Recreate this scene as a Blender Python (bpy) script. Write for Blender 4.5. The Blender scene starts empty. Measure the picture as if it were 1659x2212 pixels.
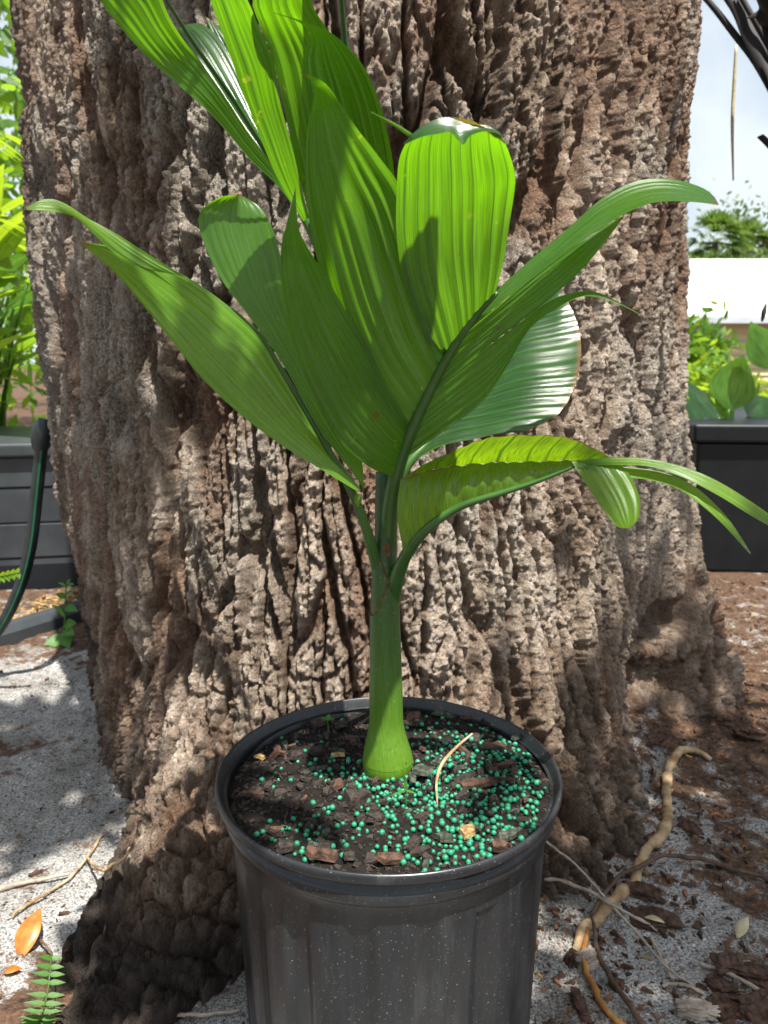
import bpy, math, random
import numpy as np
from mathutils import Vector

random.seed(7)
rng = np.random.default_rng(7)
scene = bpy.context.scene
COL = scene.collection

# ------------------------------------------------------------------ camera
CAM_H = 0.58
PITCH = math.radians(10.7)
FOV = math.radians(67.0)
FPX = 1106.0 / math.tan(FOV / 2)          # focal length for a 1659 x 2212 frame
cam_d = bpy.data.cameras.new("camera")
cam = bpy.data.objects.new("camera", cam_d)
COL.objects.link(cam)
cam.location = (0, 0, CAM_H)
cam.rotation_euler = (math.pi / 2 - PITCH, 0, 0)
cam_d.sensor_fit = 'VERTICAL'
cam_d.sensor_height = 36.0
cam_d.lens = 18.0 / math.tan(FOV / 2)
cam_d.clip_start = 0.02
cam_d.clip_end = 3000
cam_d.dof.use_dof = True
cam_d.dof.focus_distance = 0.58
cam_d.dof.aperture_fstop = 13.0
scene.camera = cam
scene.render.resolution_x, scene.render.resolution_y = 768, 1024

# ------------------------------------------------------------------ light
SUN = Vector((0.17, -0.36, 1.0)).normalized()
SUN_EL = math.asin(SUN.z)
world = bpy.data.worlds.new("World")
scene.world = world
world.use_nodes = True
wn, wl = world.node_tree.nodes, world.node_tree.links
wn.clear()
w_out = wn.new('ShaderNodeOutputWorld')
w_bg = wn.new('ShaderNodeBackground')
w_bg.inputs['Strength'].default_value = 0.08
w_sky = wn.new('ShaderNodeTexSky')
w_sky.sky_type = 'NISHITA'
w_sky.sun_disc = False
w_sky.sun_elevation = SUN_EL
w_sky.sun_rotation = math.atan2(SUN.x, SUN.y)
w_sky.air_density = 1.0
w_sky.dust_density = 3.0
w_co = wn.new('ShaderNodeTexCoord')
w_no = wn.new('ShaderNodeTexNoise')
w_no.inputs['Scale'].default_value = 2.6
w_no.inputs['Detail'].default_value = 6
w_rp = wn.new('ShaderNodeValToRGB')
w_rp.color_ramp.elements[0].position = 0.36
w_rp.color_ramp.elements[1].position = 0.60
w_mx = wn.new('ShaderNodeMix')
w_mx.data_type = 'RGBA'
w_mx.inputs['B'].default_value = (5.0, 5.5, 5.8, 1)
wl.new(w_co.outputs['Generated'], w_no.inputs['Vector'])
wl.new(w_no.outputs['Fac'], w_rp.inputs['Fac'])
wl.new(w_rp.outputs['Color'], w_mx.inputs['Factor'])
wl.new(w_sky.outputs['Color'], w_mx.inputs['A'])
wl.new(w_mx.outputs['Result'], w_bg.inputs['Color'])
wl.new(w_bg.outputs['Background'], w_out.inputs['Surface'])

sun_d = bpy.data.lights.new("sun", 'SUN')
sun_d.energy = 5.0
sun_d.angle = math.radians(0.53)
sun_d.color = (1.0, 0.95, 0.86)
sun_o = bpy.data.objects.new("sun", sun_d)
COL.objects.link(sun_o)
sun_o.location = (2, -1, 8)
sun_o.rotation_euler = SUN.to_track_quat('Z', 'Y').to_euler()

vs = scene.view_settings
vs.view_transform = 'Standard'
vs.look = 'None'
vs.exposure = 1.22
vs.gamma = 1.0
vs.use_curve_mapping = False
scene.cycles.max_bounces = 8
scene.cycles.transparent_max_bounces = 8
scene.cycles.use_denoising = True


# ------------------------------------------------------------------ helpers
CP, SP = math.cos(PITCH), math.sin(PITCH)


def ray(x, y):
    a, b = (x - 829.5) / FPX, (1106.0 - y) / FPX
    return np.array([a, b * SP + CP, b * CP - SP])


def P(x, y, Y):
    """world point at forward distance Y on the sight line of a spot of the photograph"""
    d = ray(x, y)
    return d * (Y / d[1]) + np.array([0, 0, CAM_H])


def G(x, y, z=0.0):
    d = ray(x, y)
    return d * ((z - CAM_H) / d[2]) + np.array([0, 0, CAM_H])


def pp(pts):
    return np.array([P(*p) for p in pts])


def lerp_depth(pts, d0, d1):
    n = len(pts)
    return [(p[0], p[1], d0 + (d1 - d0) * i / (n - 1)) if len(p) == 2 else p for i, p in enumerate(pts)]


def catmull(pts, n):
    """resample a polyline to n points, smooth, even in length"""
    p = np.asarray(pts, float)
    if len(p) == 2:
        t = np.linspace(0, 1, n)[:, None]
        return p[0] * (1 - t) + p[1] * t
    q = np.vstack([2 * p[0] - p[1], p, 2 * p[-1] - p[-2]])
    out = []
    m = 12
    for i in range(1, len(q) - 2):
        t = np.linspace(0, 1, m, endpoint=False)[:, None]
        a, b, c, d = q[i - 1], q[i], q[i + 1], q[i + 2]
        out.append(0.5 * (2 * b + (c - a) * t + (2 * a - 5 * b + 4 * c - d) * t ** 2 + (3 * b - a - 3 * c + d) * t ** 3))
    out = np.vstack(out + [p[-1:]])
    s = np.concatenate([[0], np.cumsum(np.linalg.norm(np.diff(out[:, :3], axis=0), axis=1))])
    u = np.linspace(0, s[-1], n)
    return np.stack([np.interp(u, s, out[:, k]) for k in range(out.shape[1])], 1)


def _h(ix, iy, seed):
    ix = ix.astype(np.int64)
    iy = iy.astype(np.int64)
    h = (ix * 374761393 + iy * 668265263 + seed * 2147483647 + 1013904223) & 0xFFFFFFFF
    h = ((h ^ (h >> 13)) * 1274126177) & 0xFFFFFFFF
    h = (h ^ (h >> 16)) & 0xFFFFFF
    return h / float(0xFFFFFF)


def vnoise(x, y, seed=0):
    ix, iy = np.floor(x), np.floor(y)
    fx, fy = x - ix, y - iy
    fx = fx * fx * fx * (fx * (fx * 6 - 15) + 10)
    fy = fy * fy * fy * (fy * (fy * 6 - 15) + 10)
    a, b = _h(ix, iy, seed), _h(ix + 1, iy, seed)
    c, d = _h(ix, iy + 1, seed), _h(ix + 1, iy + 1, seed)
    return (a * (1 - fx) + b * fx) * (1 - fy) + (c * (1 - fx) + d * fx) * fy


def fbm(x, y, octv=4, seed=0):
    s, a, t = 0, 1.0, 0
    for k in range(octv):
        s = s + a * vnoise(x * 2 ** k + 17.3 * k, y * 2 ** k + 9.1 * k, seed + k)
        t += a
        a *= 0.5
    return s / t


def voronoi(x, y, seed=0):
    ix, iy = np.floor(x), np.floor(y)
    f1 = np.full(x.shape, 9.0)
    f2 = np.full(x.shape, 9.0)
    cid = np.zeros(x.shape)
    for dx in (-1, 0, 1):
        for dy in (-1, 0, 1):
            cx, cy = ix + dx, iy + dy
            px = cx + 0.1 + 0.8 * _h(cx, cy, seed)
            py = cy + 0.1 + 0.8 * _h(cx, cy, seed + 51)
            d = np.hypot(px - x, py - y)
            near = d < f1
            f2 = np.where(near, f1, np.minimum(f2, d))
            cid = np.where(near, _h(cx, cy, seed + 99), cid)
            f1 = np.where(near, d, f1)
    return f1, f2, cid


def sstep(a, b, x):
    t = np.clip((x - a) / (b - a), 0, 1)
    return t * t * (3 - 2 * t)


# ---- object making
ORIG = {}


def tag(o, label=None, cat=None, group=None, kind=None):
    if label:
        o['label'] = label
    if cat:
        o['category'] = cat
    if group:
        o['group'] = group
    if kind:
        o['kind'] = kind
    return o


def empty(name, loc, label=None, cat=None, group=None):
    o = bpy.data.objects.new(name, None)
    COL.objects.link(o)
    o.location = loc
    o.empty_display_size = 0.05
    ORIG[o.name] = np.array(loc, float)
    return tag(o, label, cat, group)


class MB:
    def __init__(self):
        self.v, self.f, self.uv, self.n = [], [], [], 0

    def add(self, v, f, uv=None):
        v = np.asarray(v, float)
        self.v.append(v)
        self.f.extend([tuple(int(i) + self.n for i in q) for q in f])
        self.uv.append(np.zeros((len(v), 2)) if uv is None else np.asarray(uv, float))
        self.n += len(v)
        return self

    def tube(self, pts, rad, seg=8, n=None, cap=True):
        pts = np.asarray(pts, float)
        n = n or max(6, 4 * len(pts))
        rad = np.full(len(pts), rad) if np.isscalar(rad) else np.asarray(rad, float)
        c = catmull(np.column_stack([pts, rad]), n)
        return self.rawtube(c[:, :3], c[:, 3], seg, cap)

    def rawtube(self, c, r, seg=8, cap=True):
        n = len(c)
        t = np.gradient(c, axis=0)
        t /= np.linalg.norm(t, axis=1)[:, None] + 1e-12
        ref = np.array([0, 0, 1.0]) if abs(t[:, 2]).mean() < 0.8 else np.array([1.0, 0, 0])
        a = np.cross(t, ref)
        a /= np.linalg.norm(a, axis=1)[:, None] + 1e-12
        b = np.cross(t, a)
        an = np.linspace(0, 2 * math.pi, seg, endpoint=False)
        v = c[:, None, :] + r[:, None, None] * (np.cos(an)[None, :, None] * a[:, None, :] + np.sin(an)[None, :, None] * b[:, None, :])
        f = [(i * seg + j, i * seg + (j + 1) % seg, (i + 1) * seg + (j + 1) % seg, (i + 1) * seg + j) for i in range(n - 1) for j in range(seg)]
        if cap:
            f += [tuple(range(seg - 1, -1, -1)), tuple((n - 1) * seg + j for j in range(seg))]
        uv = np.stack(np.broadcast_arrays(np.arange(seg)[None, :] / seg, np.linspace(0, 1, n)[:, None]), -1).reshape(-1, 2)
        return self.add(v.reshape(-1, 3), f, uv)

    def box(self, lo, hi):
        x0, y0, z0 = lo
        x1, y1, z1 = hi
        v = [(x0, y0, z0), (x1, y0, z0), (x1, y1, z0), (x0, y1, z0), (x0, y0, z1), (x1, y0, z1), (x1, y1, z1), (x0, y1, z1)]
        return self.add(v, [(0, 3, 2, 1), (4, 5, 6, 7), (0, 1, 5, 4), (1, 2, 6, 5), (2, 3, 7, 6), (3, 0, 4, 7)])

    def grid(self, V, uv=None):
        nu, nv = V.shape[:2]
        f = [(i * nv + j, (i + 1) * nv + j, (i + 1) * nv + j + 1, i * nv + j + 1) for i in range(nu - 1) for j in range(nv - 1)]
        return self.add(V.reshape(-1, 3), f, None if uv is None else uv.reshape(-1, 2))

    def build(self, name, m, parent=None, loc=None, smooth=True, solid=0.0):
        V = np.vstack(self.v)
        UV = np.vstack(self.uv)
        if parent is not None:
            org = ORIG[parent.name]
        else:
            org = np.array(loc, float) if loc is not None else np.array([V[:, 0].mean(), V[:, 1].mean(), V[:, 2].min()])
        me = bpy.data.meshes.new(name)
        me.from_pydata((V - org).tolist(), [], self.f)
        uvl = me.uv_layers.new(name="UVMap")
        li = np.empty(len(me.loops), np.int32)
        me.loops.foreach_get('vertex_index', li)
        uvl.data.foreach_set('uv', UV[li].astype(np.float32).ravel())
        if smooth:
            me.polygons.foreach_set('use_smooth', np.ones(len(me.polygons), bool))
        me.materials.append(m)
        me.update()
        o = bpy.data.objects.new(name, me)
        COL.objects.link(o)
        if parent is not None:
            o.parent = parent
        else:
            o.location = org
        ORIG[o.name] = org
        if solid:
            md = o.modifiers.new("thickness", 'SOLIDIFY')
            md.thickness = solid
            md.offset = 0
        return o


def npgrid(name, V, m, attrs=None, parent=None, loc=(0, 0, 0), wrap=False, smooth=True):
    """fast big grid mesh with float attributes"""
    nu, nv = V.shape[:2]
    idx = np.arange(nu * nv).reshape(nu, nv)
    if wrap:
        idx = np.vstack([idx, idx[:1]])
    q = np.stack([idx[:-1, :-1], idx[1:, :-1], idx[1:, 1:], idx[:-1, 1:]], -1).reshape(-1, 4)
    me = bpy.data.meshes.new(name)
    org = ORIG[parent.name] if parent is not None else np.array(loc, float)
    me.vertices.add(nu * nv)
    me.vertices.foreach_set('co', (V.reshape(-1, 3) - org).astype(np.float32).ravel())
    me.loops.add(q.size)
    me.loops.foreach_set('vertex_index', q.ravel().astype(np.int32))
    me.polygons.add(len(q))
    me.polygons.foreach_set('loop_start', np.arange(0, q.size, 4, dtype=np.int32))
    me.polygons.foreach_set('use_smooth', np.full(len(q), smooth))
    for k, a in (attrs or {}).items():
        at = me.attributes.new(k, 'FLOAT', 'POINT')
        at.data.foreach_set('value', a.astype(np.float32).ravel())
    me.materials.append(m)
    me.update(calc_edges=True)
    me.validate()
    o = bpy.data.objects.new(name, me)
    COL.objects.link(o)
    if parent is not None:
        o.parent = parent
    else:
        o.location = org
    ORIG[o.name] = org
    return o


# ------------------------------------------------------------------ materials
class Mat:
    def __init__(self, name, rough=0.6, spec=0.4):
        self.m = bpy.data.materials.new(name)
        self.m.use_nodes = True
        self.t = self.m.node_tree
        self.N = self.t.nodes
        self.L = self.t.links
        self.b = self.N['Principled BSDF']
        self.b.inputs['Roughness'].default_value = rough
        self.b.inputs['Specular IOR Level'].default_value = spec
        self.co = None

    def node(self, typ, **kw):
        n = self.N.new('ShaderNode' + typ)
        for k, v in kw.items():
            setattr(n, k, v)
        return n

    def link(self, a, b):
        self.L.new(a, b)

    def coord(self, kind='Object'):
        if self.co is None:
            self.co = self.node('TexCoord')
        return self.co.outputs[kind]

    def noise(self, scale, detail=4, rough=0.55, stretch=None, kind='Object'):
        n = self.node('TexNoise')
        n.inputs['Scale'].default_value = scale
        n.inputs['Detail'].default_value = detail
        n.inputs['Roughness'].default_value = rough
        v = self.coord(kind)
        if stretch:
            mp = self.node('Mapping')
            mp.inputs['Scale'].default_value = stretch
            self.link(v, mp.inputs['Vector'])
            v = mp.outputs['Vector']
        self.link(v, n.inputs['Vector'])
        return n.outputs['Fac']

    def ramp(self, fac, stops):
        r = self.node('ValToRGB')
        el = r.color_ramp.elements
        while len(el) < len(stops):
            el.new(0.5)
        for e, (p, c) in zip(el, stops):
            e.position = p
            e.color = (*c, 1) if len(c) == 3 else c
        self.link(fac, r.inputs['Fac'])
        return r.outputs['Color']

    def mix(self, fac, a, b, mode='MIX'):
        n = self.node('Mix', data_type='RGBA', blend_type=mode)
        for s, v in (('Factor', fac), ('A', a), ('B', b)):
            if isinstance(v, (int, float)):
                n.inputs[s].default_value = v
            elif isinstance(v, tuple):
                n.inputs[s].default_value = (*v, 1)
            else:
                self.link(v, n.inputs[s])
        return n.outputs['Result']

    def math(self, op, a, b=0.0):
        n = self.node('Math', operation=op)
        for i, v in enumerate((a, b)):
            if isinstance(v, (int, float)):
                n.inputs[i].default_value = v
            else:
                self.link(v, n.inputs[i])
        return n.outputs[0]

    def attr(self, name):
        n = self.node('Attribute', attribute_name=name)
        return n.outputs['Fac']

    def color(self, c):
        if isinstance(c, tuple):
            self.b.inputs['Base Color'].default_value = (*c, 1)
        else:
            self.link(c, self.b.inputs['Base Color'])
        return self

    def bump(self, h, strength=0.3, dist=0.002):
        n = self.node('Bump')
        n.inputs['Strength'].default_value = strength
        n.inputs['Distance'].default_value = dist
        self.link(h, n.inputs['Height'])
        self.link(n.outputs['Normal'], self.b.inputs['Normal'])
        return n


def simple(name, c1, c2, scale=20, rough=0.7, spec=0.3, bump=0.0, bscale=None, stretch=None):
    M = Mat(name, rough, spec)
    f = M.noise(scale, 5, 0.6, stretch)
    M.color(M.ramp(f, [(0.32, c1), (0.68, c2)]))
    if bump:
        M.bump(M.noise(bscale or scale * 3, 5, 0.6, stretch), bump, 0.003)
    return M.m


def leafmat(name, dark, light, trans, fac=0.5, rough=0.3, vein=(0.03, 0.09, 0.01), spec=0.5, spots=True, ribs=True):
    """leaf: glossy face, light passing through, fine veins along the blade (u runs across, in pleats)"""
    M = Mat(name, rough, spec)
    sp = M.node('SeparateXYZ')
    M.link(M.coord('UV'), sp.inputs[0])
    u = sp.outputs['X']
    big = M.noise(14, 3)
    base = M.ramp(big, [(0.3, dark), (0.7, light)])
    tcol = M.mix(big, tuple(x * 0.82 for x in trans), trans)
    cv = M.node('CombineXYZ')
    M.link(M.math('MULTIPLY', u, 9.0), cv.inputs[0])
    M.link(M.math('MULTIPLY', sp.outputs['Y'], 1.5), cv.inputs[1])
    vn = M.node('TexNoise')
    vn.inputs['Scale'].default_value = 2.2
    vn.inputs['Detail'].default_value = 3
    M.link(cv.outputs[0], vn.inputs['Vector'])
    streak = M.ramp(vn.outputs['Fac'], [(0.32, (0.62, 0.62, 0.62)), (0.68, (1.22, 1.22, 1.22))])
    base = M.mix(1.0, base, streak, 'MULTIPLY')
    tcol = M.mix(1.0, tcol, streak, 'MULTIPLY')
    if ribs:
        fr = M.math('ABSOLUTE', M.math('SUBTRACT', M.math('FRACT', M.math('MULTIPLY', u, 1.0)), 0.5))
        rib = M.ramp(fr, [(0.0, (1, 1, 1)), (0.03, (0.9, 0.9, 0.9)), (0.075, (0, 0, 0))])
        tcol = M.mix(M.math('MULTIPLY', rib, 0.8), tcol, vein)
        base = M.mix(M.math('MULTIPLY', rib, 0.35), base, tuple(min(1, c * 2.2) for c in light))
    if spots:
        s = M.ramp(M.noise(95, 2), [(0.70, (0, 0, 0)), (0.74, (1, 1, 1))])
        tcol = M.mix(M.math('MULTIPLY', s, 0.5), tcol, (0.55, 0.60, 0.05))
    if ribs:
        tip = M.ramp(M.math('ADD', sp.outputs['Y'], M.math('MULTIPLY', M.math('SUBTRACT', big, 0.5), 0.05)), [(0.965, (0, 0, 0)), (0.99, (1, 1, 1))])
        bl = M.ramp(M.noise(48, 2, 0.5), [(0.735, (0, 0, 0)), (0.76, (1, 1, 1))])
        bad = M.math('MAXIMUM', M.math('MULTIPLY', tip, 0.85), M.math('MULTIPLY', bl, 0.7))
        base = M.mix(bad, base, (0.16, 0.085, 0.030))
        tcol = M.mix(bad, tcol, (0.22, 0.12, 0.03))
        dst = M.ramp(M.noise(30, 5, 0.65), [(0.5, (0, 0, 0)), (0.75, (0.10, 0.10, 0.10))])
        base = M.mix(dst, base, (0.26, 0.30, 0.20))
    M.color(base)
    rv = M.ramp(M.noise(22, 4), [(0.3, (rough - 0.06,) * 3), (0.7, (rough + 0.12,) * 3)])
    M.link(rv, M.b.inputs['Roughness'])
    M.bump(vn.outputs['Fac'], 0.22, 0.0010)
    tr = M.node('BsdfTranslucent')
    M.link(tcol, tr.inputs['Color'])
    ms = M.node('MixShader')
    ms.inputs[0].default_value = fac
    M.link(M.b.outputs[0], ms.inputs[1])
    M.link(tr.outputs[0], ms.inputs[2])
    M.link(ms.outputs[0], M.N['Material Output'].inputs['Surface'])
    return M.m


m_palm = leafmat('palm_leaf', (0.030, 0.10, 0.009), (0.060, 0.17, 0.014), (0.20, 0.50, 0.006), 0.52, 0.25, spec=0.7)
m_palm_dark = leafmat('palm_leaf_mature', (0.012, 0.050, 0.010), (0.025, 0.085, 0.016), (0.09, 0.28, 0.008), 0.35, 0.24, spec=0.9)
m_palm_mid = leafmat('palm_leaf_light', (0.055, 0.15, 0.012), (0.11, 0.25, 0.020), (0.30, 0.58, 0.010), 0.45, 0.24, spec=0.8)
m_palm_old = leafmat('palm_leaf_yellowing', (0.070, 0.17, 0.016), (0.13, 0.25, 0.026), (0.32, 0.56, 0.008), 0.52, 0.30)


def stem_mat():
    M = Mat('palm_stem', 0.38, 0.45)
    sp = M.node('SeparateXYZ')
    M.link(M.coord('Object'), sp.inputs[0])
    z = sp.outputs['Z']
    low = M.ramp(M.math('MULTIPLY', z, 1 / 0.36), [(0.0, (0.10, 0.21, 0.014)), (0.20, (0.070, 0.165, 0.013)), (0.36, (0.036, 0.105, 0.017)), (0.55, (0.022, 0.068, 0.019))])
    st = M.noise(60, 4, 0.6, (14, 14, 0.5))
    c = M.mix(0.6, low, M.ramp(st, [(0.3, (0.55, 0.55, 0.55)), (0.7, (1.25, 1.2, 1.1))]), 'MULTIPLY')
    wax = M.ramp(M.noise(700, 2), [(0.67, (0, 0, 0)), (0.73, (1, 1, 1))])
    c = M.mix(M.math('MULTIPLY', wax, 0.35), c, (0.50, 0.58, 0.40))
    M.color(c)
    M.bump(st, 0.15, 0.001)
    return M.m


m_stem = stem_mat()
m_petiole = simple('petiole_green', (0.022, 0.070, 0.014), (0.045, 0.12, 0.020), 40, 0.38, 0.45, 0.1, 60, (1, 1, 0.2))
m_dryedge = simple('dry_brown_sheath', (0.035, 0.018, 0.010), (0.20, 0.10, 0.045), 160, 0.85, 0.2, 0.5, 300)


def bark_mat():
    M = Mat('bark', 0.82, 0.28)
    tone, red, lich, wet_dark = M.attr('tone'), M.attr('red'), M.attr('lichen'), M.attr('wet_dark')
    n1 = M.noise(55, 6, 0.65, (1, 1, 0.5))
    n2 = M.noise(300, 4, 0.7)
    n3 = M.noise(120, 5, 0.7, (1, 1, 0.35))
    c = M.ramp(tone, [(0.0, (0.075, 0.050, 0.036)), (0.35, (0.22, 0.163, 0.120)), (0.7, (0.385, 0.308, 0.245)), (1.0, (0.53, 0.450, 0.380))])
    c = M.mix(0.85, c, M.ramp(n1, [(0.28, (0.46, 0.43, 0.40)), (0.72, (1.50, 1.47, 1.44))]), 'MULTIPLY')
    c = M.mix(M.math('MULTIPLY', lich, M.ramp(n2, [(0.36, (0, 0, 0)), (0.58, (1, 1, 1))])), c, (0.42, 0.395, 0.345))
    c = M.mix(red, c, M.ramp(n1, [(0.3, (0.11, 0.055, 0.034)), (0.7, (0.31, 0.180, 0.115))]))
    c = M.mix(0.8, c, M.ramp(n2, [(0.25, (0.42, 0.42, 0.42)), (0.75, (1.6, 1.6, 1.6))]), 'MULTIPLY')
    c = M.mix(wet_dark, c, M.ramp(n1, [(0.3, (0.016, 0.012, 0.010)), (0.75, (0.10, 0.078, 0.064))]))
    M.color(c)
    M.bump(M.math('ADD', M.math('MULTIPLY', n3, 1.3), n2), 1.0, 0.010)
    return M.m


m_bark = bark_mat()
m_woodlimb = simple('limb_bark', (0.05, 0.036, 0.028), (0.20, 0.155, 0.125), 18, 0.85, 0.2, 0.8, 40, (1, 1, 0.3))


def ground_mat():
    M = Mat('sand_ground', 0.9, 0.2)
    dirt = M.attr('dirt')
    g1 = M.noise(420, 3, 0.7)
    g2 = M.noise(120, 5, 0.7)
    g3 = M.noise(26, 5, 0.6)
    sand = M.ramp(g1, [(0.28, (0.035, 0.033, 0.032)), (0.42, (0.19, 0.185, 0.18)), (0.55, (0.44, 0.435, 0.425)), (0.75, (0.62, 0.615, 0.61))])
    blk = M.ramp(g2, [(0.34, (1, 1, 1)), (0.45, (0, 0, 0))])
    sand = M.mix(M.math('MULTIPLY', blk, 0.85), sand, (0.035, 0.030, 0.028))
    vz = M.node('TexVoronoi')
    vz.inputs['Scale'].default_value = 230
    M.link(M.coord('Object'), vz.inputs['Vector'])
    sv = M.node('SeparateColor')
    M.link(vz.outputs['Color'], sv.inputs[0])
    gr = M.math('MULTIPLY', M.ramp(sv.outputs[0], [(0.84, (0, 0, 0)), (0.88, (1, 1, 1))]), M.ramp(vz.outputs['Distance'], [(0.32, (1, 1, 1)), (0.5, (0, 0, 0))]))
    sand = M.mix(gr, sand, M.ramp(sv.outputs[1], [(0.2, (0.03, 0.022, 0.018)), (0.6, (0.16, 0.10, 0.06)), (0.9, (0.72, 0.70, 0.66))]))
    damp = M.ramp(M.noise(5, 4, 0.6), [(0.40, (0.62, 0.60, 0.57)), (0.60, (1, 1, 1))])
    sand = M.mix(1.0, sand, damp, 'MULTIPLY')
    soil = M.ramp(g2, [(0.3, (0.022, 0.014, 0.010)), (0.5, (0.085, 0.050, 0.032)), (0.7, (0.20, 0.12, 0.075))])
    k = M.math('ADD', dirt, M.math('MULTIPLY', M.math('SUBTRACT', g3, 0.5), 2.2))
    k = M.math('ADD', k, M.math('MULTIPLY', M.math('SUBTRACT', g2, 0.5), 1.6))
    f = M.ramp(k, [(0.42, (0, 0, 0)), (0.62, (1, 1, 1))])
    M.color(M.mix(f, sand, soil))
    M.bump(M.math('ADD', g1, M.math('MULTIPLY', g2, 2.0)), 0.7, 0.004)
    return M.m


m_ground = ground_mat()


def pot_mat():
    M = Mat('black_pot_plastic', 0.42, 0.45)
    n = M.noise(30, 5, 0.6, (1, 1, 0.35))
    c = M.ramp(n, [(0.3, (0.007, 0.0085, 0.011)), (0.7, (0.014, 0.0165, 0.020))])
    dust = M.ramp(M.noise(620, 2, 0.5), [(0.67, (0, 0, 0)), (0.74, (1, 1, 1))])
    film = M.ramp(M.noise(12, 4, 0.6, (1, 1, 0.3)), [(0.45, (0, 0, 0)), (0.8, (0.22, 0.22, 0.22))])
    c = M.mix(film, c, (0.075, 0.076, 0.078))
    scf = M.ramp(M.noise(46, 6, 0.75, (1, 1, 0.12)), [(0.56, (0, 0, 0)), (0.74, (0.5, 0.5, 0.5))])
    c = M.mix(M.math('MULTIPLY', scf, 0.6), c, (0.095, 0.098, 0.10))
    drt = M.ramp(M.noise(9, 6, 0.7), [(0.52, (0, 0, 0)), (0.70, (0.7, 0.7, 0.7))])
    c = M.mix(M.math('MULTIPLY', drt, 0.6), c, (0.024, 0.023, 0.022))
    c = M.mix(M.math('MULTIPLY', dust, 0.5), c, (0.36, 0.35, 0.33))
    M.color(c)
    rr = M.ramp(n, [(0.3, (0.28, 0.28, 0.28)), (0.7, (0.44, 0.44, 0.44))])
    M.link(rr, M.b.inputs['Roughness'])
    M.bump(M.noise(140, 4), 0.06, 0.001)
    return M.m


m_pot = pot_mat()
m_potbg = simple('planter_plastic_black', (0.004, 0.006, 0.008), (0.008, 0.011, 0.014), 14, 0.5, 0.35)
m_potgrey = simple('planter_plastic_grey', (0.026, 0.031, 0.036), (0.050, 0.058, 0.065), 9, 0.42, 0.45, 0.05)
m_soil = simple('potting_soil', (0.003, 0.0025, 0.002), (0.016, 0.012, 0.0095), 130, 0.9, 0.25, 0.9, 420)
m_chip_dark = simple('bark_chip_dark', (0.010, 0.008, 0.007), (0.060, 0.044, 0.036), 190, 0.75, 0.3, 0.6, 420)
m_chip_brown = simple('bark_chip_brown', (0.022, 0.013, 0.009), (0.13, 0.072, 0.050), 170, 0.8, 0.25, 0.6, 380, (1, 0.4, 1))
m_chip_green = simple('bark_chip_mossy', (0.012, 0.016, 0.010), (0.095, 0.105, 0.080), 220, 0.8, 0.25, 0.6, 420)
m_chip_tan = simple('bark_chip_tan', (0.16, 0.085, 0.035), (0.52, 0.36, 0.16), 200, 0.8, 0.25, 0.5, 420)


def bead_mat():
    M = Mat('fertilizer_bead_green', 0.5, 0.4)
    oi = M.node('ObjectInfo')
    v = M.node('TexVoronoi')
    v.inputs['Scale'].default_value = 330
    M.link(M.coord('Object'), v.inputs['Vector'])
    k = M.math('FRACT', M.math('ADD', oi.outputs['Random'], M.math('MULTIPLY', M.noise(160, 1), 3.0)))
    c = M.ramp(k, [(0.0, (0.004, 0.10, 0.050)), (0.45, (0.008, 0.19, 0.095)), (0.8, (0.018, 0.27, 0.145)), (1.0, (0.09, 0.30, 0.18))])
    d = M.ramp(M.noise(1.6, 4, 0.7), [(0.56, (0, 0, 0)), (0.70, (0.8, 0.8, 0.8))])
    M.color(M.mix(d, c, (0.020, 0.040, 0.024)))
    return M.m


m_bead = bead_mat()
m_red_wood = simple('red_wood_bits', (0.10, 0.045, 0.024), (0.32, 0.17, 0.095), 150, 0.8, 0.25, 0.5, 380)
m_root_tan = simple('root_tan', (0.17, 0.095, 0.036), (0.58, 0.44, 0.27), 45, 0.8, 0.25, 0.5, 220)
m_root_orange = simple('root_orange', (0.25, 0.10, 0.025), (0.52, 0.26, 0.075), 60, 0.7, 0.3, 0.4, 220)
m_twig_brown = simple('twig_brown', (0.045, 0.026, 0.018), (0.16, 0.10, 0.068), 70, 0.8, 0.25, 0.5, 260)
m_twig_grey = simple('twig_grey', (0.18, 0.145, 0.115), (0.46, 0.39, 0.32), 70, 0.8, 0.25, 0.4, 260)
m_leaf_orange = simple('fallen_leaf_orange', (0.28, 0.070, 0.012), (0.62, 0.21, 0.040), 70, 0.4, 0.45, 0.1)
m_leaf_pale = simple('fallen_leaf_pale', (0.36, 0.30, 0.17), (0.62, 0.55, 0.37), 60, 0.6, 0.3, 0.2)
m_leaf_yellow = simple('fallen_leaf_yellow', (0.36, 0.19, 0.045), (0.62, 0.40, 0.12), 60, 0.6, 0.3, 0.2)
m_hose = simple('hose_black', (0.010, 0.014, 0.016), (0.025, 0.032, 0.036), 30, 0.42, 0.45)
m_hose_green = simple('hose_green', (0.006, 0.075, 0.035), (0.012, 0.11, 0.055), 30, 0.42, 0.45)
m_fern = leafmat('fern_leaf', (0.035, 0.115, 0.012), (0.07, 0.19, 0.020), (0.18, 0.40, 0.03), 0.3, 0.4, ribs=False)
m_weed = leafmat('weed_leaf', (0.05, 0.17, 0.02), (0.10, 0.28, 0.04), (0.24, 0.50, 0.05), 0.4, 0.5, ribs=False, spots=False)
m_shrub = leafmat('shrub_leaf', (0.030, 0.10, 0.012), (0.075, 0.20, 0.020), (0.34, 0.58, 0.03), 0.5, 0.32, ribs=False, spots=False)
m_shrub_y = leafmat('shrub_leaf_light', (0.075, 0.19, 0.015), (0.16, 0.32, 0.030), (0.48, 0.66, 0.03), 0.5, 0.34, ribs=False, spots=False)
m_crown = leafmat('crown_leaf', (0.025, 0.07, 0.012), (0.06, 0.13, 0.02), (0.16, 0.30, 0.03), 0.35, 0.35, ribs=False, spots=False)
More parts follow.
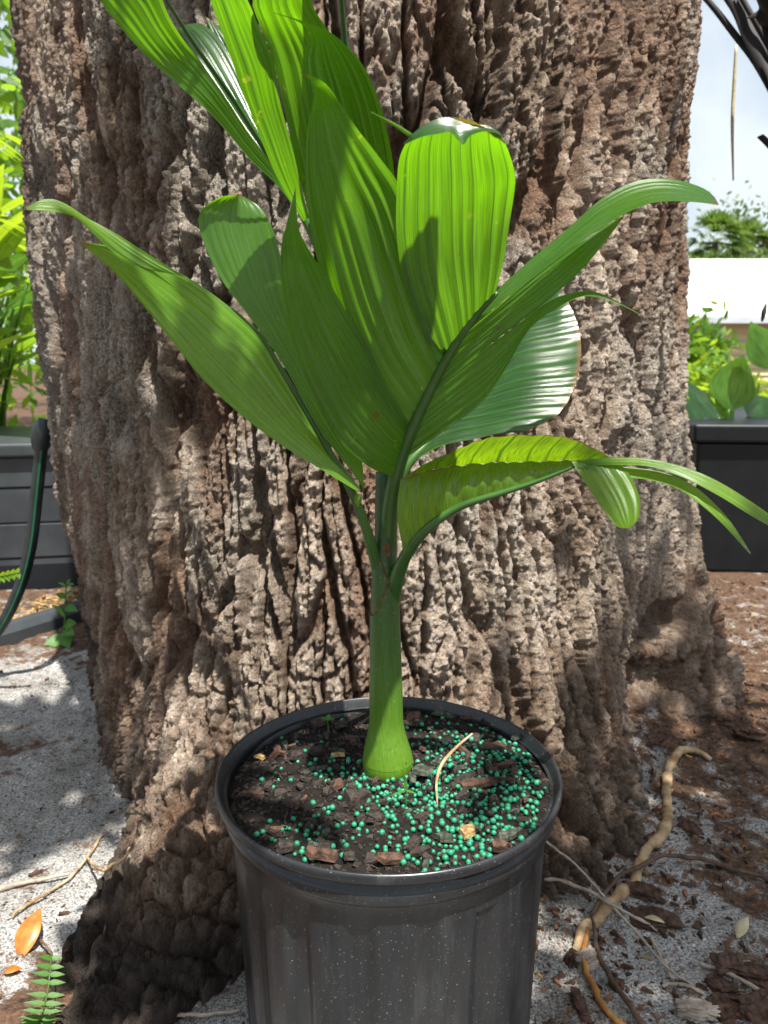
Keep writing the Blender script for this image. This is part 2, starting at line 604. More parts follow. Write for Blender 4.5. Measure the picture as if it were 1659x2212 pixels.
m_deadpalm = simple('dead_palm_frond', (0.018, 0.016, 0.018), (0.050, 0.046, 0.050), 12, 0.7, 0.3, 0.4, 40, (1, 1, 0.3))
m_roof = simple('white_metal_roof', (0.74, 0.74, 0.73), (0.82, 0.82, 0.81), 0.8, 0.45, 0.4)
m_fascia = simple('fascia_pale_blue', (0.42, 0.47, 0.52), (0.50, 0.55, 0.60), 2, 0.6)
m_wall = simple('cream_siding', (0.52, 0.45, 0.26), (0.60, 0.53, 0.33), 1.5, 0.75)
m_fartree = leafmat('far_tree_leaf', (0.05, 0.12, 0.02), (0.12, 0.20, 0.035), (0.20, 0.34, 0.05), 0.35, 0.5, ribs=False, spots=False)

# ------------------------------------------------------------------ ground
TX, TY, TR = -0.035, 1.38, 0.490            # trunk axis and radius


def graded(lo, hi, a, b, n_in, n_out):
    """dense between a and b, ever wider beyond"""
    k = np.linspace(0, 1, n_out + 1)[1:]
    left = a - (a - lo) * k ** 5 - 0.02 * k
    right = b + (hi - b) * k ** 5 + 0.02 * k
    return np.concatenate([left[::-1], np.linspace(a, b, n_in), right])


def ground_z(x, y):
    near = np.exp(-((x / 3.0) ** 2 + ((y - 1) / 3.0) ** 2))
    z = 0.030 * (fbm(x * 5, y * 5, 4, 3) - 0.5) * near
    z += 0.010 * (fbm(x * 40, y * 40, 3, 8) - 0.5) * near
    r = np.hypot(x - TX, y - TY)
    z += 0.05 * np.exp(-np.clip(r - 0.52, 0, 9) / 0.05) * (x > 0.2) * near
    z -= 0.022 * np.exp(-(((x + 0.46) / 0.10) ** 2 + ((y - 0.88) / 0.10) ** 2))
    z += 0.25 * (fbm(x * 0.15, y * 0.15, 3, 5) - 0.5) * (1 - near) * np.clip(np.hypot(x, y) / 40, 0, 1)
    return z


gx = graded(-1200, 1200, -0.95, 0.95, 380, 34)
gy = graded(-1200, 2200, 0.35, 1.75, 300, 34)
GX, GY = np.meshgrid(gx, gy, indexing='ij')
GZ = ground_z(GX, GY)
dirt = 0.16 + 0.95 * sstep(0.15, 0.62, GX) * (1 - 0.35 * sstep(0.9, 1.2, GX))
dirt += 0.30 * sstep(0.85, 0.5, GY) * sstep(-0.1, 0.3, GX)
dirt -= 0.55 * np.exp(-(((GX - 0.62) / 0.16) ** 2 + ((GY - 0.93) / 0.16) ** 2))
dirt -= 0.35 * np.exp(-(((GX - 0.30) / 0.10) ** 2 + ((GY - 0.66) / 0.12) ** 2))
dirt += 0.45 * np.exp(-(((GX + 0.62) / 0.12) ** 2 + ((GY - 1.12) / 0.07) ** 2))
dirt += 0.55 * sstep(1.35, 1.55, GY) * (GX < 0)
dirt += 0.6 * sstep(0.72, 0.60, GY) * (GX < -0.2)
dirt += 0.5 * sstep(3.0, 6.0, np.hypot(GX, GY))
dirt -= 0.55 * np.exp(-(((GX - 0.95) / 0.28) ** 2 + ((GY - 1.55) / 0.5) ** 2))
ground = npgrid('ground', np.stack([GX, GY, GZ], -1), m_ground, {'dirt': dirt})
tag(ground, kind='structure')

# ------------------------------------------------------------------ the big tree
tree = empty('oak_tree', (TX, TY, 0), 'massive tree trunk with deeply furrowed grey brown bark behind the potted palm', 'tree')
phi = np.concatenate([np.linspace(-math.pi, -1.8, 40, endpoint=False), np.linspace(-1.8, 1.8, 1120), np.linspace(1.8, math.pi, 41)[1:-1]])
zz = np.concatenate([np.linspace(-0.06, 1.20, 800), np.linspace(1.20, 2.9, 60)[1:]])
PH, ZZ = np.meshgrid(phi, zz, indexing='ij')


def gau(p, c, w):
    return np.exp(-((p - math.radians(c)) / math.radians(w)) ** 2)


zc = np.clip(ZZ, 0, 9)
R = TR + 0.0 * PH
R += 0.14 * np.exp(-zc / 0.14) * gau(PH, 4, 30)
R += 0.06 * np.exp(-zc / 0.20) * gau(PH, 28, 17)
R += 0.042 * np.exp(-zc / 0.10) * gau(PH, 31, 10)
R += 0.215 * np.exp(-zc / 0.095) * gau(PH, -17, 8.5)
R += 0.07 * np.exp(-zc / 0.22) * gau(PH, -20, 15)
R -= 0.030 * np.exp(-(zc / 0.34) ** 2) * gau(PH, -75, 42)
R += 0.085 * np.exp(-(zc / 0.22) ** 2) * gau(PH, 80, 13)
R += 0.055 * np.exp(-(zc / 0.50) ** 2) * gau(PH, 76, 22)
R -= 0.085 * np.exp(-(zc / 0.22) ** 2) * gau(PH, 58, 6)
R += 0.012 * np.sin(PH * 5 + 0.8 + zc * 1.3) + 0.010 * np.sin(PH * 9 + 2.0 - zc * 2)
R += 0.02 * sstep(1.2, 2.9, ZZ) * np.sin(PH * 3)
R -= 0.05 * sstep(1.0, 2.9, ZZ)
# little hollow low on the right, and the cleft under it
def dent(px, py, rad, w, h, depth):
    global R
    d = ray(px, py)
    for t in np.linspace(0.6, 1.7, 600):
        p = d * t + np.array([0, 0, CAM_H])
        ph = math.atan2(p[0] - TX, -(p[1] - TY))
        if math.hypot(p[0] - TX, p[1] - TY) < R[np.argmin(np.abs(phi - ph)), np.argmin(np.abs(zz - p[2]))] - 0.002:
            break
    R = R - depth * np.exp(-((PH - ph) * rad / w) ** 4 - ((ZZ - p[2]) / h) ** 4)


dent(1440, 1338, 0.545, 0.030, 0.030, 0.16)
dent(1418, 1385, 0.545, 0.022, 0.014, 0.09)
dent(1425, 1470, 0.545, 0.040, 0.040, 0.07)
S = PH * TR
# bark pattern runs with the surface, so measure height along the flare
stp = np.hypot(np.diff(R, axis=1), np.diff(ZZ, axis=1))
ZT = ZZ
ZZ = ZT[:, -1:] - np.concatenate([np.cumsum(stp[:, ::-1], axis=1)[:, ::-1], np.zeros((len(phi), 1))], axis=1)
rag = fbm(S * 90, ZZ * 55, 4, 12) - 0.5
rag2 = fbm(S * 90 + 31, ZZ * 55 + 7, 4, 14) - 0.5
wx = S + 0.034 * (fbm(S * 6, ZZ * 3.2, 3, 11) - 0.5) + 0.007 * rag
wz = ZZ + 0.090 * (fbm(S * 9, ZZ * 5, 3, 13) - 0.5) + 0.007 * rag2
blk = sstep(0.30, 0.08, ZZ + 0.22 * (fbm(S * 5, ZZ * 5, 3, 15) - 0.5)) * 0.9     * np.exp(-((PH + 0.02) / 0.36) ** 4)     # blocky near the base
side = sstep(0.45, 0.80, PH + 0.3 * (fbm(S * 5, ZZ * 3, 3, 16) - 0.5))            # finer ridges round the right side
wid = 0.6 + 0.9 * fbm(S * 9, ZZ * 4, 2, 17)                                      # cracks open wider here than there


def plates(cw, ch, seed, w0, w1):
    """plates cw wide and ch tall; returns 0 in the crack, 1 on the plate, and a number for each plate"""
    a_, b_, i_ = voronoi(wx / cw + seed * 0.37, wz / ch + seed * 0.19, seed)
    e = (b_ - a_) * cw
    return sstep(w0, w1, e / wid), i_, e


p0, id0, e0 = plates(0.095, 0.700, 20, 0.0015, 0.0110)       # the great furrows
pA, idA, eA = plates(0.034, 0.270, 21, 0.0008, 0.0062)       # long upright plates
pB, idB, eB = plates(0.033, 0.135, 22, 0.0004, 0.0042)       # broken across
pC, idC, eC = plates(0.023, 0.300, 23, 0.0006, 0.0056)       # slender ridges
pD, idD, eD = plates(0.031, 0.052, 24, 0.0004, 0.0055)       # blocks at the foot
pK, idK, eK = plates(0.012, 0.060, 25, 0.0002, 0.0030)       # small flakes
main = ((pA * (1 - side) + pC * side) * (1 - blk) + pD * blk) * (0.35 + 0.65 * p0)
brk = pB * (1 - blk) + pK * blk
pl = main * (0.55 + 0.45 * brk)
pid = np.where(blk > 0.5, idD, np.where(side > 0.5, idC, idA * 0.6 + idB * 0.4))
split = sstep(0.42, 0.60, fbm(S * 10, ZZ * 8, 3, 18))
fine = fbm(S * 190, ZZ * 110, 3, 30)
grit = fbm(S * 330, ZZ * 210, 2, 39)
fib = 1 - np.abs(2 * fbm(wx * 130, wz * 14, 3, 33) - 1)
fib2 = 1 - np.abs(2 * fbm(wx * 55, wz * 8, 3, 38) - 1)
mid = fbm(wx * 30, wz * 16, 3, 31)
dome = np.clip(np.where(side > 0.5, eC / 0.011, np.where(blk > 0.5, eD / 0.016, eA / 0.018)), 0, 1) ** 0.5
ter = fbm(wx * 62, wz * 17, 3, 34) * 5.0                       # flaking in thin layers
ter = (np.floor(ter) + sstep(0.40, 0.60, ter - np.floor(ter))) / 5.0
lat = sstep(0.30, 0.80, np.abs(PH))
smooth_root = np.clip(np.exp(-((PH + math.radians(17)) / math.radians(11)) ** 2) * sstep(0.055, 0.015, zc), 0, 1)
amp = (1 - 0.15 * smooth_root) * (1 - 0.25 * blk) 
H = ((0.0125 * main + 0.016 * p0) * (1 - 0.45 * lat) + 0.005 * main * dome + 0.008 * brk * main * (1 - 0.65 * lat) + 0.010 * (pid - 0.5) * main * (1 - 0.3 * lat) + 0.005 * pK * split * pl
     + 0.012 * (ter - 0.5) * (0.3 + 0.7 * main) * (1 - 0.75 * lat) + 0.006 * (mid - 0.5) * (1 - 0.7 * lat) + 0.007 * (fine - 0.5) * (1 - 0.3 * lat) + 0.0065 * (grit - 0.5) + 0.008 * (fib - 0.6) * (0.3 + 0.7 * main) + 0.008 * (fib2 - 0.6)) * amp
r1, r2, idR = voronoi(S * 55 + 3 * rag, ZZ * 40 + 3 * rag2, 26)
foot = sstep(0.22, 0.06, zc)
H = H + foot * (0.010 * sstep(0.0, 0.35, r2 - r1) * idR + 0.012 * (fbm(S * 40, ZZ * 28, 4, 46) - 0.5) - 0.004)
H = H - 0.022 + 0.006 * lat
slope = np.gradient(R, axis=1) / np.gradient(ZT, axis=1)
nl = np.sqrt(1 + slope ** 2)
ZD = ZT - H * slope / nl
R = R + H / nl
tone = 0.08 + 0.40 * pl + 0.36 * (pid - 0.5) + 0.18 * (idK - 0.5) + 0.9 * (fbm(S * 9, ZZ * 7, 4, 40) - 0.40) + 0.5 * (fine - 0.5) + 0.45 * (ter - 0.5) + 0.35 * (fib - 0.6)  # cracks darker: dark fissure bark, with crack shade put into the tone
red = sstep(0.54, 0.64, fbm(S * 13, ZZ * 4.0, 4, 41) + 0.10 * (1 - pl) - 0.03 + 0.05 * sstep(0.3, 1.0, PH)) * 0.62
red = np.maximum(red, 0.30 * (1 - pl) * sstep(0.4, 0.6, fbm(S * 12, ZZ * 8, 3, 43)))
red = np.maximum(red, 0.30 * sstep(0.40, 0.15, ZZ) * sstep(0.45, 0.6, fbm(S * 14, ZZ * 14, 3, 45)))
lichen = sstep(0.43, 0.57, fbm(S * 7 + 4, ZZ * 5, 4, 42) + 0.10 * pl - 0.04) * sstep(0.15, 0.5, ZZ) * 0.8
wet_dark = np.clip(smooth_root * 0.95 + 0.8 * gau(PH, -72, 8) * sstep(0.3, 0.6, fbm(S * 8, ZZ * 3, 3, 44)), 0, 1)  # damp left strip and root; leaf shade on the root put into the colour
base_dark = sstep(0.10, 0.0, zc) * 0.35  # bark darker towards the ground
tone = tone + 0.22 * np.exp(-((PH + 0.08) / 0.38) ** 2) * sstep(0.75, 0.35, ZT)  # paler patch low on the front: sunlight put into the tone
V = np.stack([TX + R * np.sin(PH), TY - R * np.cos(PH), ZD], -1)
trunk = npgrid('trunk', V, m_bark, {'tone': np.clip(tone, 0, 1), 'red': red, 'lichen': lichen, 'wet_dark': np.clip(wet_dark + base_dark, 0, 1)}, parent=tree, wrap=True)


def trunk_hit(x, y):
    """where the sight line of a photo spot meets the trunk's mean surface"""
    d = ray(x, y)
    for t in np.linspace(0.6, 1.6, 300):
        p = d * t + np.array([0, 0, CAM_H])
        if math.hypot(p[0] - TX, p[1] - TY) < TR:
            return p
    return d * 1.2 + np.array([0, 0, CAM_H])


# limbs and crown, above the picture
limb_ends = []
for az, el, ln in ((0.1, 0.7, 2.8), (1.5, 0.75, 2.8), (3.0, 0.7, 2.8)):
    d = np.array([math.cos(az) * math.cos(el), math.sin(az) * math.cos(el), math.sin(el)])
    b = np.array([TX, TY, 2.6]) + np.array([d[0], d[1], 0]) * 0.2
    pts = [b, b + d * ln * 0.35 + np.array([0, 0, 0.1]), b + d * ln * 0.7 + np.array([0.1, 0, 0.1]), b + d * ln]
    MB().tube(pts, [0.26, 0.19, 0.13, 0.06], 12, 16).build('limb', m_woodlimb, tree)
    limb_ends.append(pts)

SV = np.array(SUN)


def leaf_quads(mb, cen, spread, n, size, r):
    """small pointed leaves scattered through a clump"""
    c = cen + r.normal(size=(n, 3)) * np.asarray(spread)
    for p in c:
        a = r.normal(size=3)
        a /= np.linalg.norm(a)
        b = np.cross(a, r.normal(size=3))
        b /= np.linalg.norm(b) + 1e-9
        L = size * r.uniform(0.7, 1.3)
        W = L * 0.36
        v = [p - a * L, p - a * L * 0.2 + b * W, p + a * L * 0.45 + b * W * 0.75, p + a * L, p + a * L * 0.45 - b * W * 0.75, p - a * L * 0.2 - b * W]
        mb.add(v, [(0, 1, 2, 3), (0, 3, 4, 5)])


crown = MB()
shade = [(G(120, 1690), 0.085, 2.4, 210), (G(20, 1620), 0.10, 2.6, 190), (G(170, 1570), 0.07, 2.5, 130),
         (G(1560, 1640), 0.13, 2.5, 260), (G(1600, 1830), 0.12, 2.6, 200), (G(1450, 1900), 0.10, 2.4, 150), (G(1400, 2080), 0.09, 2.5, 110), (G(1600, 2120), 0.09, 2.4, 100),
         (G(350, 2020, 0.03), 0.040, 1.5, 60), (G(400, 2120, 0.03), 0.035, 1.6, 40)]
for T, sp, k, n in shade:  # unseen leaf clumps added along the sun's rays to shade these spots
    leaf_quads(crown, T + SV * k, (sp, sp, sp * 0.6), n, 0.05, rng)
for pts in limb_ends:
    for t in (0.7, 0.85, 1.0):
        c = np.array(pts[2]) * (1 - t) + np.array(pts[3]) * t
        leaf_quads(crown, c + rng.normal(size=3) * 0.2 + np.array([0, 0, 0.5]), (0.45, 0.45, 0.3), 160, 0.06, rng)
crown.build('crown', m_crown, tree, smooth=False)

# ------------------------------------------------------------------ pot
PX, PY, RIM = 0.004, 0.597, 0.25
pot = empty('nursery_pot', (PX, PY, 0), 'round black plastic nursery pot with ribbed sides holding the young palm', 'plant pot')


def lathe(prof, seg=160, fn=None):
    th = np.linspace(0, 2 * math.pi, seg, endpoint=False)
    pr = np.array(prof)
    r = np.repeat(pr[:, 0][None, :], seg, 0)
    z = np.repeat(pr[:, 1][None, :], seg, 0)
    if fn is not None:
        r = r + fn(th[:, None], z)
    v = np.stack([PX + r * np.cos(th)[:, None], PY + r * np.sin(th)[:, None], z], -1)
    n = len(prof)
    f = [(i * n + j, ((i + 1) % seg) * n + j, ((i + 1) % seg) * n + j + 1, i * n + j + 1) for i in range(seg) for j in range(n - 1)]
    mb = MB()
    mb.add(v.reshape(-1, 3), f)
    return mb


def flutes(th, z):
    p = th * 17 / (2 * math.pi) + 0.2
    w = np.abs((p % 1) - 0.5) * 2
    step = sstep(0.25, 0.55, w)
    return 0.0046 * (step - 0.5) * sstep(0.207, 0.19, z) + 0.0008 * np.sin(th * 3 + 1)


wall_prof = [(0.114, 0.0)] + [(0.1205 + 0.0080 * t, 0.004 + 0.206 * t) for t in np.linspace(0, 1, 14)] + [(0.1298, 0.216), (0.1312, 0.2205), (0.1348, 0.2222), (0.1366, 0.2245), (0.1371, 0.2275), (0.1368, 0.2310), (0.1352, 0.2335), (0.1336, 0.2345), (0.1334, 0.2416)]
lathe(wall_prof, 264, flutes).build('wall', m_pot, pot)
lathe([(0.1330, 0.2414), (0.1385, 0.2416), (0.1410, 0.2421), (0.1421, 0.2436), (0.1424, 0.2455), (0.1420, 0.2484), (0.1410, 0.2499), (0.1398, 0.2502), (0.1388, 0.2494), (0.1380, 0.2462), (0.1362, 0.2440), (0.1356, 0.2400), (0.1340, 0.2380), (0.1330, 0.2300), (0.1300, 0.2240), (0.1280, 0.20)], 192,
      lambda th, z: 0.0006 * np.sin(th * 2 + 0.6) + 0.0004 * np.sin(th * 5)).build('rim', m_pot, pot)
lathe([(0.001, 0.006), (0.116, 0.006)], 96).build('base', m_pot, pot)

# soil
SZ = 0.2360


def soil_z(x, y):
    dx, dy = x - PX, y - PY
    z = SZ + 0.007 * (fbm(x * 26, y * 26, 4, 60) - 0.5) + 0.004 * (fbm(x * 120, y * 120, 3, 61) - 0.5)
    z = z + 0.004 * np.exp(-(dx ** 2 + (dy - 0.019) ** 2) / 0.03 ** 2) + 0.003 * (dx / 0.12)
    z = z - 0.008 * np.exp(-(((dx + 0.012) / 0.018) ** 2 + ((dy + 0.088) / 0.02) ** 2))
    return z


rr = np.linspace(0.0005, 0.1330, 90)
tt = np.linspace(0, 2 * math.pi, 260, endpoint=False)
RRg, TTg = np.meshgrid(rr, tt, indexing='ij')
sx, sy = PX + RRg * np.cos(TTg), PY + RRg * np.sin(TTg)
Vs = np.stack([sx, sy, soil_z(sx, sy)], -1)
soil = npgrid('potting_soil', np.swapaxes(Vs, 0, 1)[:, ::-1], m_soil, loc=(PX, PY, SZ), wrap=True)
tag(soil, 'dark damp potting soil filling the black pot', 'soil', kind='stuff')


def on_soil(x, y):
    """where the sight line of a photo spot meets the soil"""
    g = G(x, y, SZ)
    z = float(soil_z(np.array([g[0]]), np.array([g[1]]))[0])
    g = G(x, y, z)
    return np.array([g[0], g[1], z])


def chunk(mb, c, L, W, T, rot, r, tilt=0.25, n=7):
    """flat splintered chip: an uneven outline, thick, top and bottom shifted"""
    an = np.sort(r.uniform(0, 2 * math.pi, n) * 0.35 + np.linspace(0, 2 * math.pi, n, endpoint=False))
    ra = r.uniform(0.72, 1.12, n)
    px = np.sign(np.cos(an)) * np.abs(np.cos(an)) ** 0.8 * ra * L / 2
    py = np.sin(an) * ra * W / 2
    top = np.stack([px * 0.90, py * 0.86, T / 2 + r.uniform(-0.25, 0.25, n) * T], -1)
    bot = np.stack([px, py, -T / 2 + r.uniform(-0.2, 0.2, n) * T], -1)
    v = np.vstack([top, bot, [[0, 0, T * 0.62]], [[0, 0, -T * 0.5]]])
    a, b = r.uniform(-tilt, tilt, 2)
    cz, sz = math.cos(rot), math.sin(rot)
    Rx = np.array([[1, 0, 0], [0, math.cos(a), -math.sin(a)], [0, math.sin(a), math.cos(a)]])
    Ry = np.array([[math.cos(b), 0, math.sin(b)], [0, 1, 0], [-math.sin(b), 0, math.cos(b)]])
    Rz = np.array([[cz, -sz, 0], [sz, cz, 0], [0, 0, 1]])
    v = v @ (Rz @ Ry @ Rx).T + np.asarray(c)
    f = []
    for i in range(n):
        j = (i + 1) % n
        f += [(i, j, 2 * n), (n + j, n + i, 2 * n + 1), (n + i, n + j, j, i)]
    mb.add(v, f)
    return mb


def in_pot(r=0.122):
    while True:
        a = rng.uniform(-r, r, 2)
        if a[0] ** 2 + a[1] ** 2 < r * r and (a[0] + 0.002) ** 2 + (a[1] - 0.019) ** 2 > 0.0185 ** 2:
            return PX + a[0], PY + a[1]


crumbs = MB()
q_ = rng.uniform(-0.131, 0.131, (5200, 2))
q_ = q_[(np.hypot(q_[:, 0], q_[:, 1]) < 0.131) & (np.hypot(q_[:, 0] + 0.002, q_[:, 1] - 0.019) > 0.0185)][:2600] + np.array([PX, PY])
for (x, y), z in zip(q_, soil_z(q_[:, 0], q_[:, 1])):
    L = 0.0015 + 0.0075 * rng.uniform() ** 1.6
    chunk(crumbs, (x, y, z + 0.0007), L, L * rng.uniform(0.25, 0.8), L * 0.25, rng.uniform(0, 6.3), rng, 0.6, 5)
o = crumbs.build('soil_crumbs', m_chip_dark, loc=(PX, PY, SZ), smooth=False)
tag(o, 'crumbs and splinters of dark potting mix on the soil', 'soil crumbs', kind='stuff')

chips = [  # x, y, length, width, thick, rot, material, label
    (1035, 1702, .040, .0085, .004, -0.02, m_chip_brown, 'long reddish brown bark sliver right of the palm stem'),
    (1000, 1690, .024, .010, .003, 0.35, m_chip_dark, 'grey bark piece lying under the long reddish sliver'),
    (772, 1735, .021, .021, .008, 0.4, m_chip_dark, 'round blackish brown bark lump in front of the palm stem'),
    (693, 1855, .027, .014, .005, -0.15, m_chip_brown, 'brown bark slab against the front left rim of the pot'),
    (618, 1838, .015, .014, .004, 0.3, m_chip_dark, 'square black bark chip near the front left rim'),
    (910, 1672, .015, .026, .003, 0.25, m_chip_green, 'upright mossy grey bark flake right beside the stem base'),
    (890, 1690, .007, .022, .003, 0.1, m_chip_green, 'narrow grey bark flake touching the stem base'),
    (945, 1655, .010, .017, .003, 0.6, m_chip_green, 'small mossy bark flake left of the curved straw'),
    (1006, 1808, .012, .022, .004, -0.7, m_chip_tan, 'bright tan bark splinter among beads at the front'),
    (960, 1820, .014, .009, .004, -0.3, m_chip_green, 'pale lichened bark bit at the front centre of the soil'),
    (1078, 1838, .016, .011, .005, 0.3, m_chip_brown, 'pinkish brown bark bit by the front right rim'),
    (1100, 1815, .024, .009, .004, 0.5, m_chip_green, 'mossy crumbly bark strip near the right front rim'),
    (1075, 1622, .019, .009, .003, 0.2, m_chip_brown, 'dark red bark chip on the right side of the soil'),
    (1090, 1660, .022, .007, .003, 0.15, m_chip_brown, 'thin brown bark strip at the right of the soil'),
    (962, 1553, .030, .012, .003, 0.15, m_chip_green, 'large olive bark flake at the back of the soil'),
    (1060, 1568, .024, .010, .003, -0.1, m_chip_dark, 'grey brown bark strip along the back right rim'),
    (1015, 1557, .020, .008, .003, -0.2, m_chip_brown, 'brown bark strip behind the beads at the back'),
    (893, 1558, .017, .014, .004, 0.2, m_chip_brown, 'dark purple brown bark chip right behind the stem'),
    (735, 1575, .013, .018, .004, 0.4, m_chip_dark, 'grey black bark chip left behind the stem'),
    (690, 1570, .020, .010, .004, 0.5, m_chip_dark, 'black bark chip near the back left rim'),
    (1125, 1598, .020, .008, .003, 0.3, m_chip_green, 'olive grey bark flake under the right rim'),
    (545, 1725, .022, .006, .003, 0.5, m_chip_brown, 'thin brown curled bark strip at the left of the soil'),
    (700, 1840, .018, .010, .003, 1.0, m_chip_dark, 'black bark flake behind the brown front slab'),
    (640, 1640, .016, .010, .004, 0.9, m_chip_dark, 'dark bark chip in the shaded left half of the soil'),
    (730, 1640, .014, .006, .003, 0.2, m_chip_tan, 'tan splinter left of the stem with a sunlit spot in its colour'),  # tan colour stands for sunlight on the soil here
    (560, 1645, .013, .006, .003, 0.5, m_chip_tan, 'pale splinter by the left rim with a sunlit spot in its colour'),  # pale tan stands for another sunlit spot of soil
    (845, 1865, .022, .010, .004, 0.25, m_chip_brown, 'brown bark chip at the very front of the soil'),
    (905, 1850, .020, .009, .003, 0.1, m_chip_dark, 'black bark strip at the front edge of the soil'),
]
for x, y, L, W, T, rot, m, lab in chips:
    p = on_soil(x, y)
    mb = chunk(MB(), p + np.array([0, 0, 0.0045]), L * 1.1, W * 1.1, T, rot, rng, 0.3, 9)
    tag(mb.build('bark_chip', m, loc=p, smooth=False), lab, 'bark chip')
small = []
for i in range(120):
    x, y = in_pot(0.118)
    z = float(soil_z(np.array([x]), np.array([y]))[0])
    L = rng.uniform(0.007, 0.017)
    m = [m_chip_dark, m_chip_dark, m_chip_dark, m_chip_green, m_chip_brown][i % 5]
    o = chunk(MB(), (x, y, z + 0.0030), L, L * rng.uniform(0.35, 0.8), L * 0.22, rng.uniform(0, 6.3), rng, 0.45, 7).build('small_bark_chip', m, loc=(x, y, z), smooth=False)
    tag(o, 'small dark bark chip scattered in the potting soil', 'bark chip', 'small bark chips in the potting soil')

# fertiliser beads
bm_seed = []
spots = [(1010, 1640, 80, 40, 300), (1100, 1690, 60, 60, 260), (1060, 1780, 70, 45, 230), (940, 1740, 60, 35, 190), (860, 1715, 60, 24, 110), (990, 1830, 90, 28, 150),
         (720, 1670, 40, 14, 28), (690, 1680, 90, 40, 22), (650, 1815, 45, 18, 40), (740, 1800, 70, 45, 50), (890, 1810, 50, 40, 70), (930, 1560, 60, 25, 26), (1130, 1630, 40, 40, 50), (800, 1545, 140, 20, 20),
         (640, 1600, 70, 40, 12), (780, 1690, 40, 10, 18)]
beads = []
for cx, cy, wx_, wy_, n in spots:
    k = 0
    while k < n:
        x, y = cx + rng.normal() * wx_, cy + rng.normal() * wy_
        p = on_soil(x, y)
        q = math.hypot(p[0] - PX, p[1] - PY)
        k += 1
        if q > 0.129 or math.hypot(p[0] - PX + 0.002, p[1] - 0.616) < 0.019:
            continue
        rad = 0.0020 * rng.uniform(0.72, 1.25)
        if any((b[0] - p[0]) ** 2 + (b[1] - p[1]) ** 2 < (0.85 * (rad + b[3])) ** 2 for b in beads):
            continue
        beads.append((p[0], p[1], p[2] + rad * rng.uniform(-0.1, 1.2), rad))
beads.sort(key=lambda b: b[1] + 0.0 * b[2])


def ico(sub=2):
    import bmesh
    bm = bmesh.new()
    bmesh.ops.create_icosphere(bm, subdivisions=sub, radius=1.0)
    v = np.array([q.co[:] for q in bm.verts])
    f = [tuple(q.index for q in g.verts) for g in bm.faces]
    bm.free()
    return v, f


iv, ifc = ico()
proto = None
for i, (x, y, z, r) in enumerate(beads[:300]):
    if proto is None:
        mb = MB()
        mb.add(iv, ifc)
        proto = mb.build('fertilizer_bead', m_bead, loc=(0, 0, 0))
        o = proto
    else:
        o = proto.copy()
        COL.objects.link(o)
    o.location = (x, y, z)
    o.scale = (r, r * rng.uniform(0.93, 1.05), r)
    o.rotation_euler = rng.uniform(0, 6, 3)
    tag(o, 'tiny round green fertiliser bead on the front of the soil in the pot', 'fertilizer bead', 'green fertiliser beads on the soil')
if len(beads) > 300:
    mb = MB()
    for x, y, z, r in beads[300:]:
        mb.add(iv * r + np.array([x, y, z]), ifc)
    tag(mb.build('scattered_fertilizer_beads', m_bead, loc=(PX, PY, SZ)), 'green fertiliser beads further back on the soil', 'fertilizer beads', kind='stuff')

# straw and sprouts in the pot
s = [P(1020, 1585, .615), P(985, 1615, .598), P(955, 1650, .585), P(943, 1690, .573), on_soil(945, 1745) + np.array([0, 0, 0.001])]
tag(MB().tube(s, [.0008, .0013, .0014, .0012, .0006], 7, 26).build('dry_straw', m_root_tan), 'curved tan straw standing in the soil right of the stem', 'straw')


def leaflet(mb, base, tip, w, up=(0, 0, 1), n=7, droop=0.0, fold=0.15, blunt=0.6):
    """a simple pointed leaf from base to tip, with a fold along the middle"""
    base, tip = np.asarray(base, float), np.asarray(tip, float)
    d = tip - base
    L = np.linalg.norm(d)
    s_ = np.cross(d / L, np.asarray(up, float))
    s_ /= np.linalg.norm(s_) + 1e-9
    nn = np.cross(s_, d / L)
    t = np.linspace(0, 1, n)
    c = base + d * t[:, None] - np.outer(t ** 2 * droop * L, [0, 0, 1]) + np.outer(0.4 * t * droop * L, [0, 0, 1])
    ww = w * np.sin(np.pi * np.clip(t, 0.02, 0.985) ** blunt)
    rows = np.stack([c - s_ * ww[:, None] + nn * (fold * ww)[:, None], c, c + s_ * ww[:, None] + nn * (fold * ww)[:, None]], 0)
    uv = np.stack(np.broadcast_arrays(np.array([0.0, 0.5, 1.0])[:, None], t[None, :]), -1)
    mb.grid(rows, uv)


for (x, y), lab, k in (((876, 1745), 'tiny grass sprout in front of the stem among green beads', 0), ((708, 1588), 'tiny clover sprout left of the stem near the back rim', 1)):
    p = on_soil(x, y)
    e = empty('sprout', p, lab, 'seedling')
    top = p + np.array([0, 0, 0.016])
    MB().tube([p - np.array([0, 0, .002]), p + np.array([.0005, 0, .008]), top], [.0006, .0005, .0004], 6, 8).build('stalk', m_weed, e)
    if k == 0:
        ends = [(-.013, -.003, -.004), (.010, -.002, -.003), (.000, .001, .010)]
    else:
        ends = [(-.007, 0, .002), (.007, 0, .001), (0, -.005, .004), (0.001, .006, .003)]
    for q in ends:
        mb = MB()
        leaflet(mb, top + np.array([0, 0, -.001]), top + np.array(q), .0016 if k == 0 else .0026)
        mb.build('leaf', m_weed, e)

# ------------------------------------------------------------------ the palm
SX, SY_ = 0.0035, 0.616
DY = 0.044
palm = empty('young_palm', (SX, SY_, 0.222), 'young potted palm with broad pleated bright green fronds and swollen green stem', 'palm')


def stem_c(y):
    return P(838, y, SY_)


